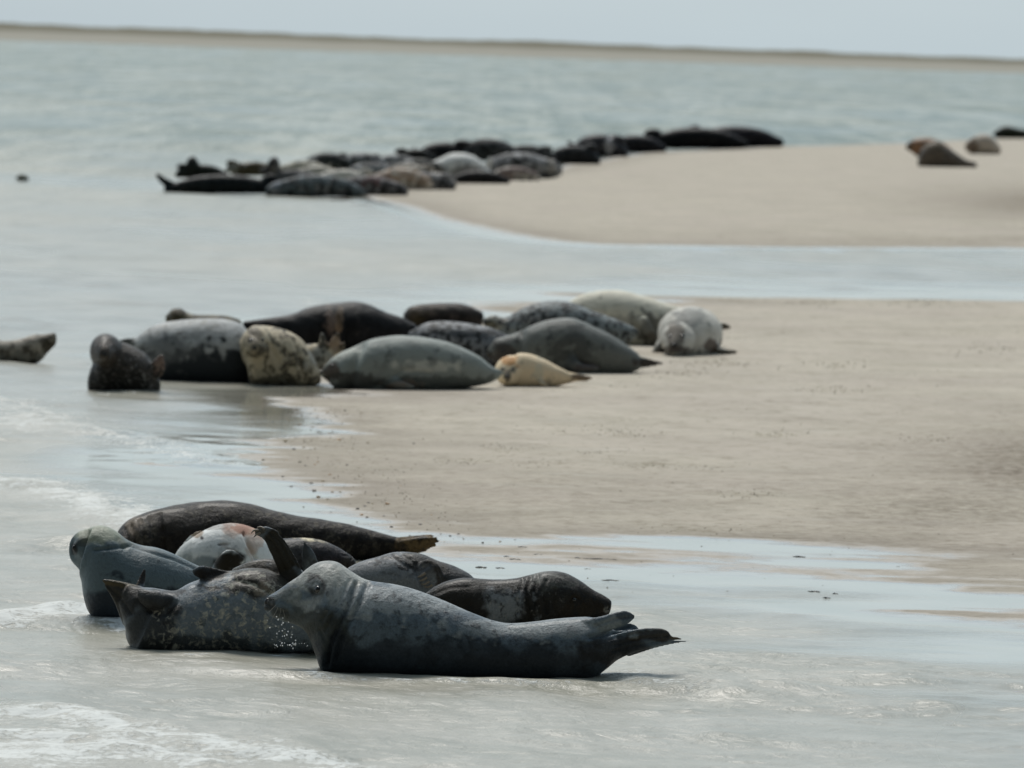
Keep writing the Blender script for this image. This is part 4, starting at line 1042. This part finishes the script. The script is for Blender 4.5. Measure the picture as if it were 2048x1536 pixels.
# spots where single stones show in the photo, then a looser scatter of the same strip
spots_px = [(526, 921, 3.6, 3), (533, 891, 3.6, 0), (570, 884, 5, 2), (588, 899, 4, 1), (600, 925, 4, 3), (622, 968, 5, 1), (646, 963, 4, 2), (583, 974, 4.5, 1), (628, 983, 5, 1),
            (565, 954, 4, 1), (678, 881, 5, 0), (735, 887, 3, 2), (722, 826, 3.5, 2), (775, 1009, 4.5, 0), (715, 1019, 4.5, 1), (730, 1014, 4, 1), (738, 1007, 4, 1), (783, 1055, 4, 1),
            (637, 994, 4, 0), (655, 1000, 4, 2), (723, 1031, 4, 0), (734, 1036, 3.4, 1), (840, 1050, 4, 1), (768, 1033, 3, 1), (636, 925, 3.4, 0), (611, 932, 3, 1), (630, 930, 3, 0),
            (900, 1073, 3.4, 1), (917, 1069, 3, 1), (965, 1086, 3, 1), (1030, 1081, 3, 1), (1060, 1077, 2.6, 2), (627, 1107, 3, 2), (827, 888, 3, 1), (706, 898, 3, 2), (1000, 1084, 3, 0),
            (631, 821, 3.4, 2), (655, 826, 3, 0), (690, 822, 3.4, 3), (600, 850, 3, 0), (625, 855, 3, 2), (639, 865, 3, 3), (608, 895, 3.4, 2), (660, 950, 3.4, 0), (720, 955, 3, 2),
            (728, 958, 3, 0), (665, 985, 3.4, 0), (680, 985, 3, 2), (745, 1008, 3, 2), (1291, 1064, 3, 0), (670, 1085, 2.6, 1), (890, 1085, 2.6, 2)]
for i in range(60):
    u = rnd.random()
    cx = 560 + 330 * u + rnd.gauss(0, 34); cy = 800 + 270 * u ** .8 + rnd.gauss(0, 24)
    if cx < 505 or (cx < 640 and cy > 1000): continue
    spots_px.append((cx, cy, rnd.uniform(1.4, 2.8), rnd.choice([0, 2, 2, 1, 3])))
names = ["orange-brown shell bits scattered on the sand by the waterline", "dark pebbles lying on the wet sand by the waterline",
         "ochre pebbles lying on the sand by the waterline", "olive weed scraps lying on the sand by the waterline"]
lab = ["small orange-brown shell bit on the sand near the waterline", "small dark pebble on the wet sand near the waterline",
       "small ochre pebble on the sand near the waterline", "small olive scrap of weed on the sand near the waterline"]
kinds = ["shell", "pebble", "pebble", "weed_scrap"]; cats = ["shell", "pebble", "pebble", "weed"]
for (cx, cy, r, k) in spots_px:
    g, D = ground_at(cx, cy)
    o = bpy.data.objects.new(kinds[k], PME[rnd.randrange(4)][k]); COL.objects.link(o)
    rr = r * D / FPX
    o.location = (g[0], g[1], g[2] + rr * .2); o.scale = (rr, rr, rr * rnd.uniform(.8, 1.3)); o.rotation_euler = (rnd.uniform(-.2, .2), rnd.uniform(-.2, .2), rnd.uniform(0, 6))
    tag(o, lab[k], cats[k], names[k])

# strands of weed washed up
M_WEED = peb_mat("dark_weed", ((.018, .02, .02), (.035, .035, .025)), .35)
def strand(px, py, ln, h, lb):
    g, D = ground_at(px, py); s = D / FPX
    V, F = [], []; n_ = 9; off = 0
    for b_ in range(3):
        a0 = rnd.uniform(-.3, .3); y0 = rnd.uniform(-.02, .02)
        for i in range(n_):
            t = i / (n_ - 1) - .5; w = (h * s * .28) * (1 - (2 * t) ** 2) + .001
            x = t * ln * s * rnd.uniform(.9, 1); y = y0 + a0 * t * ln * s + .02 * math.sin(t * 9 + b_)
            for a in range(6):
                V.append((x, y + w * 1.2 * math.cos(a * math.pi / 3), max(-.004, w * math.sin(a * math.pi / 3)) + w * .3))
        for i in range(n_ - 1):
            for a in range(6):
                F.append((off + i * 6 + a, off + i * 6 + (a + 1) % 6, off + (i + 1) * 6 + (a + 1) % 6, off + (i + 1) * 6 + a))
        off += n_ * 6
    o = mesh_obj("weed_strand", V, F, M_WEED); o.location = (g[0], g[1], g[2] + .002)
    tag(o, lb, "weed", "strands of weed washed up on the wet sand")
for a in [(1030, 1120, 26, 5, "dark curled strand of weed on the wet sand, largest, above the dark wrinkled-neck seal"), (1013, 1114, 14, 4, "short dark strand of weed beside the largest curled strand"),
          (962, 1135, 24, 2.2, "thin dark strand of weed behind the grey seal's folded flipper"), (1000, 1137, 20, 2.2, "thin strand of weed below the largest curled strand"),
          (1075, 1110, 22, 2, "thin brown strand of weed right of the largest curled strand"), (1155, 1116, 12, 2.4, "small strand of weed left end of a long faint line of scraps"),
          (1200, 1119, 70, 1.4, "long thin faint strand of weed in the middle of the wet film"), (1220, 1161, 36, 2.4, "slanting thin strand above the dark seal's snout"),
          (1175, 1139, 18, 1.6, "short faint strand above the dark seal's brow"), (1598, 1114, 26, 2.6, "dark strand of weed on the wet sand right of centre"),
          (1628, 1184, 26, 3.2, "darkest slanting strand of weed at the film's edge on the right"), (1670, 1188, 12, 2.4, "small brown scrap right of the darkest slanting strand"),
          (1653, 1196, 16, 2, "pair of specks below the darkest slanting strand"), (1045, 1095, 20, 2.6, "ochre strand of weed at the edge of dry sand")]:
    strand(*a)

# crumbs of shell and weed too many to count
V, F = [], []
def crumb(px, py, r):
    g, D = ground_at(px, py); s = r * D / FPX; o_ = len(V)
    for q in ((1, 0, 0), (-1, .2, 0), (.1, 1, 0), (0, -1, 0), (0, 0, .7), (0, 0, -.5)):
        V.append((g[0] + q[0] * s, g[1] + q[1] * s, g[2] + .3 * s + q[2] * s))
    for f in ((0, 2, 4), (2, 1, 4), (1, 3, 4), (3, 0, 4), (2, 0, 5), (1, 2, 5), (3, 1, 5), (0, 3, 5)): F.append(tuple(i + o_ for i in f))
cl = [(1420, 726), (1360, 746), (1670, 730), (1550, 868), (1668, 780), (1250, 868), (1310, 932), (1405, 934), (1860, 880), (1500, 992), (1630, 604), (1830, 604), (1250, 865), (1010, 895), (1080, 925),
      (935, 925), (640, 830), (600, 880), (1880, 605), (1500, 985), (1330, 1060), (1450, 1062), (1200, 905), (1130, 860), (1980, 700)]
for i in range(1500):
    if rnd.random() < .6:
        c = rnd.choice(cl); cx, cy = rnd.gauss(c[0], 40), rnd.gauss(c[1], 5)
    elif rnd.random() < .5:
        u = rnd.random(); cx = 540 + 330 * u + rnd.gauss(30, 50); cy = 790 + 280 * u ** .8 + rnd.gauss(0, 30)
    else: cx, cy = rnd.uniform(560, 2100), rnd.uniform(640, 1190)
    if cy < 600 or cx < 560: continue
    crumb(cx, cy, rnd.uniform(1.0, 2.3) * (1.2 if cy < 800 else 1))
cr_ = mesh_obj("shell_crumbs", V, F, peb_mat('shell_crumb', ((.17, .135, .07), (.10, .085, .045))), smooth=False)
tag(cr_, "tiny brown crumbs of shell and weed strewn over the sand", "shell crumbs", kind='stuff')

# drops thrown up where the silver seal's chin and chest meet the water
V, F = [], []
for i in range(60):
    if i < 34: cx, cy = rnd.gauss(566, 14), rnd.gauss(1262, 14)
    else: cx, cy = rnd.uniform(545, 616), rnd.gauss(1290, 3)
    D = 35.15 + rnd.uniform(-.05, .12); p = P(cx, cy, D); r = rnd.uniform(.0015, .0042); o_ = len(V)
    if p[2] < .002: p[2] = .004
    for q in ((1, 0, 0), (-1, 0, 0), (0, 1, 0), (0, -1, 0), (0, 0, 1), (0, 0, -1)): V.append(tuple(p + np.array(q) * r))
    for f in ((0, 2, 4), (2, 1, 4), (1, 3, 4), (3, 0, 4), (2, 0, 5), (1, 2, 5), (3, 1, 5), (0, 3, 5)): F.append(tuple(k + o_ for k in f))
m_s, t, b = new_mat("foam_drop"); b.inputs['Base Color'].default_value = (.85, .88, .88, 1); b.inputs['Roughness'].default_value = .15
sp_ = mesh_obj("splash_drops", V, F, m_s)
tag(sp_, "bright drops of splashed water below the silver seal's chin", "splash", kind='stuff')
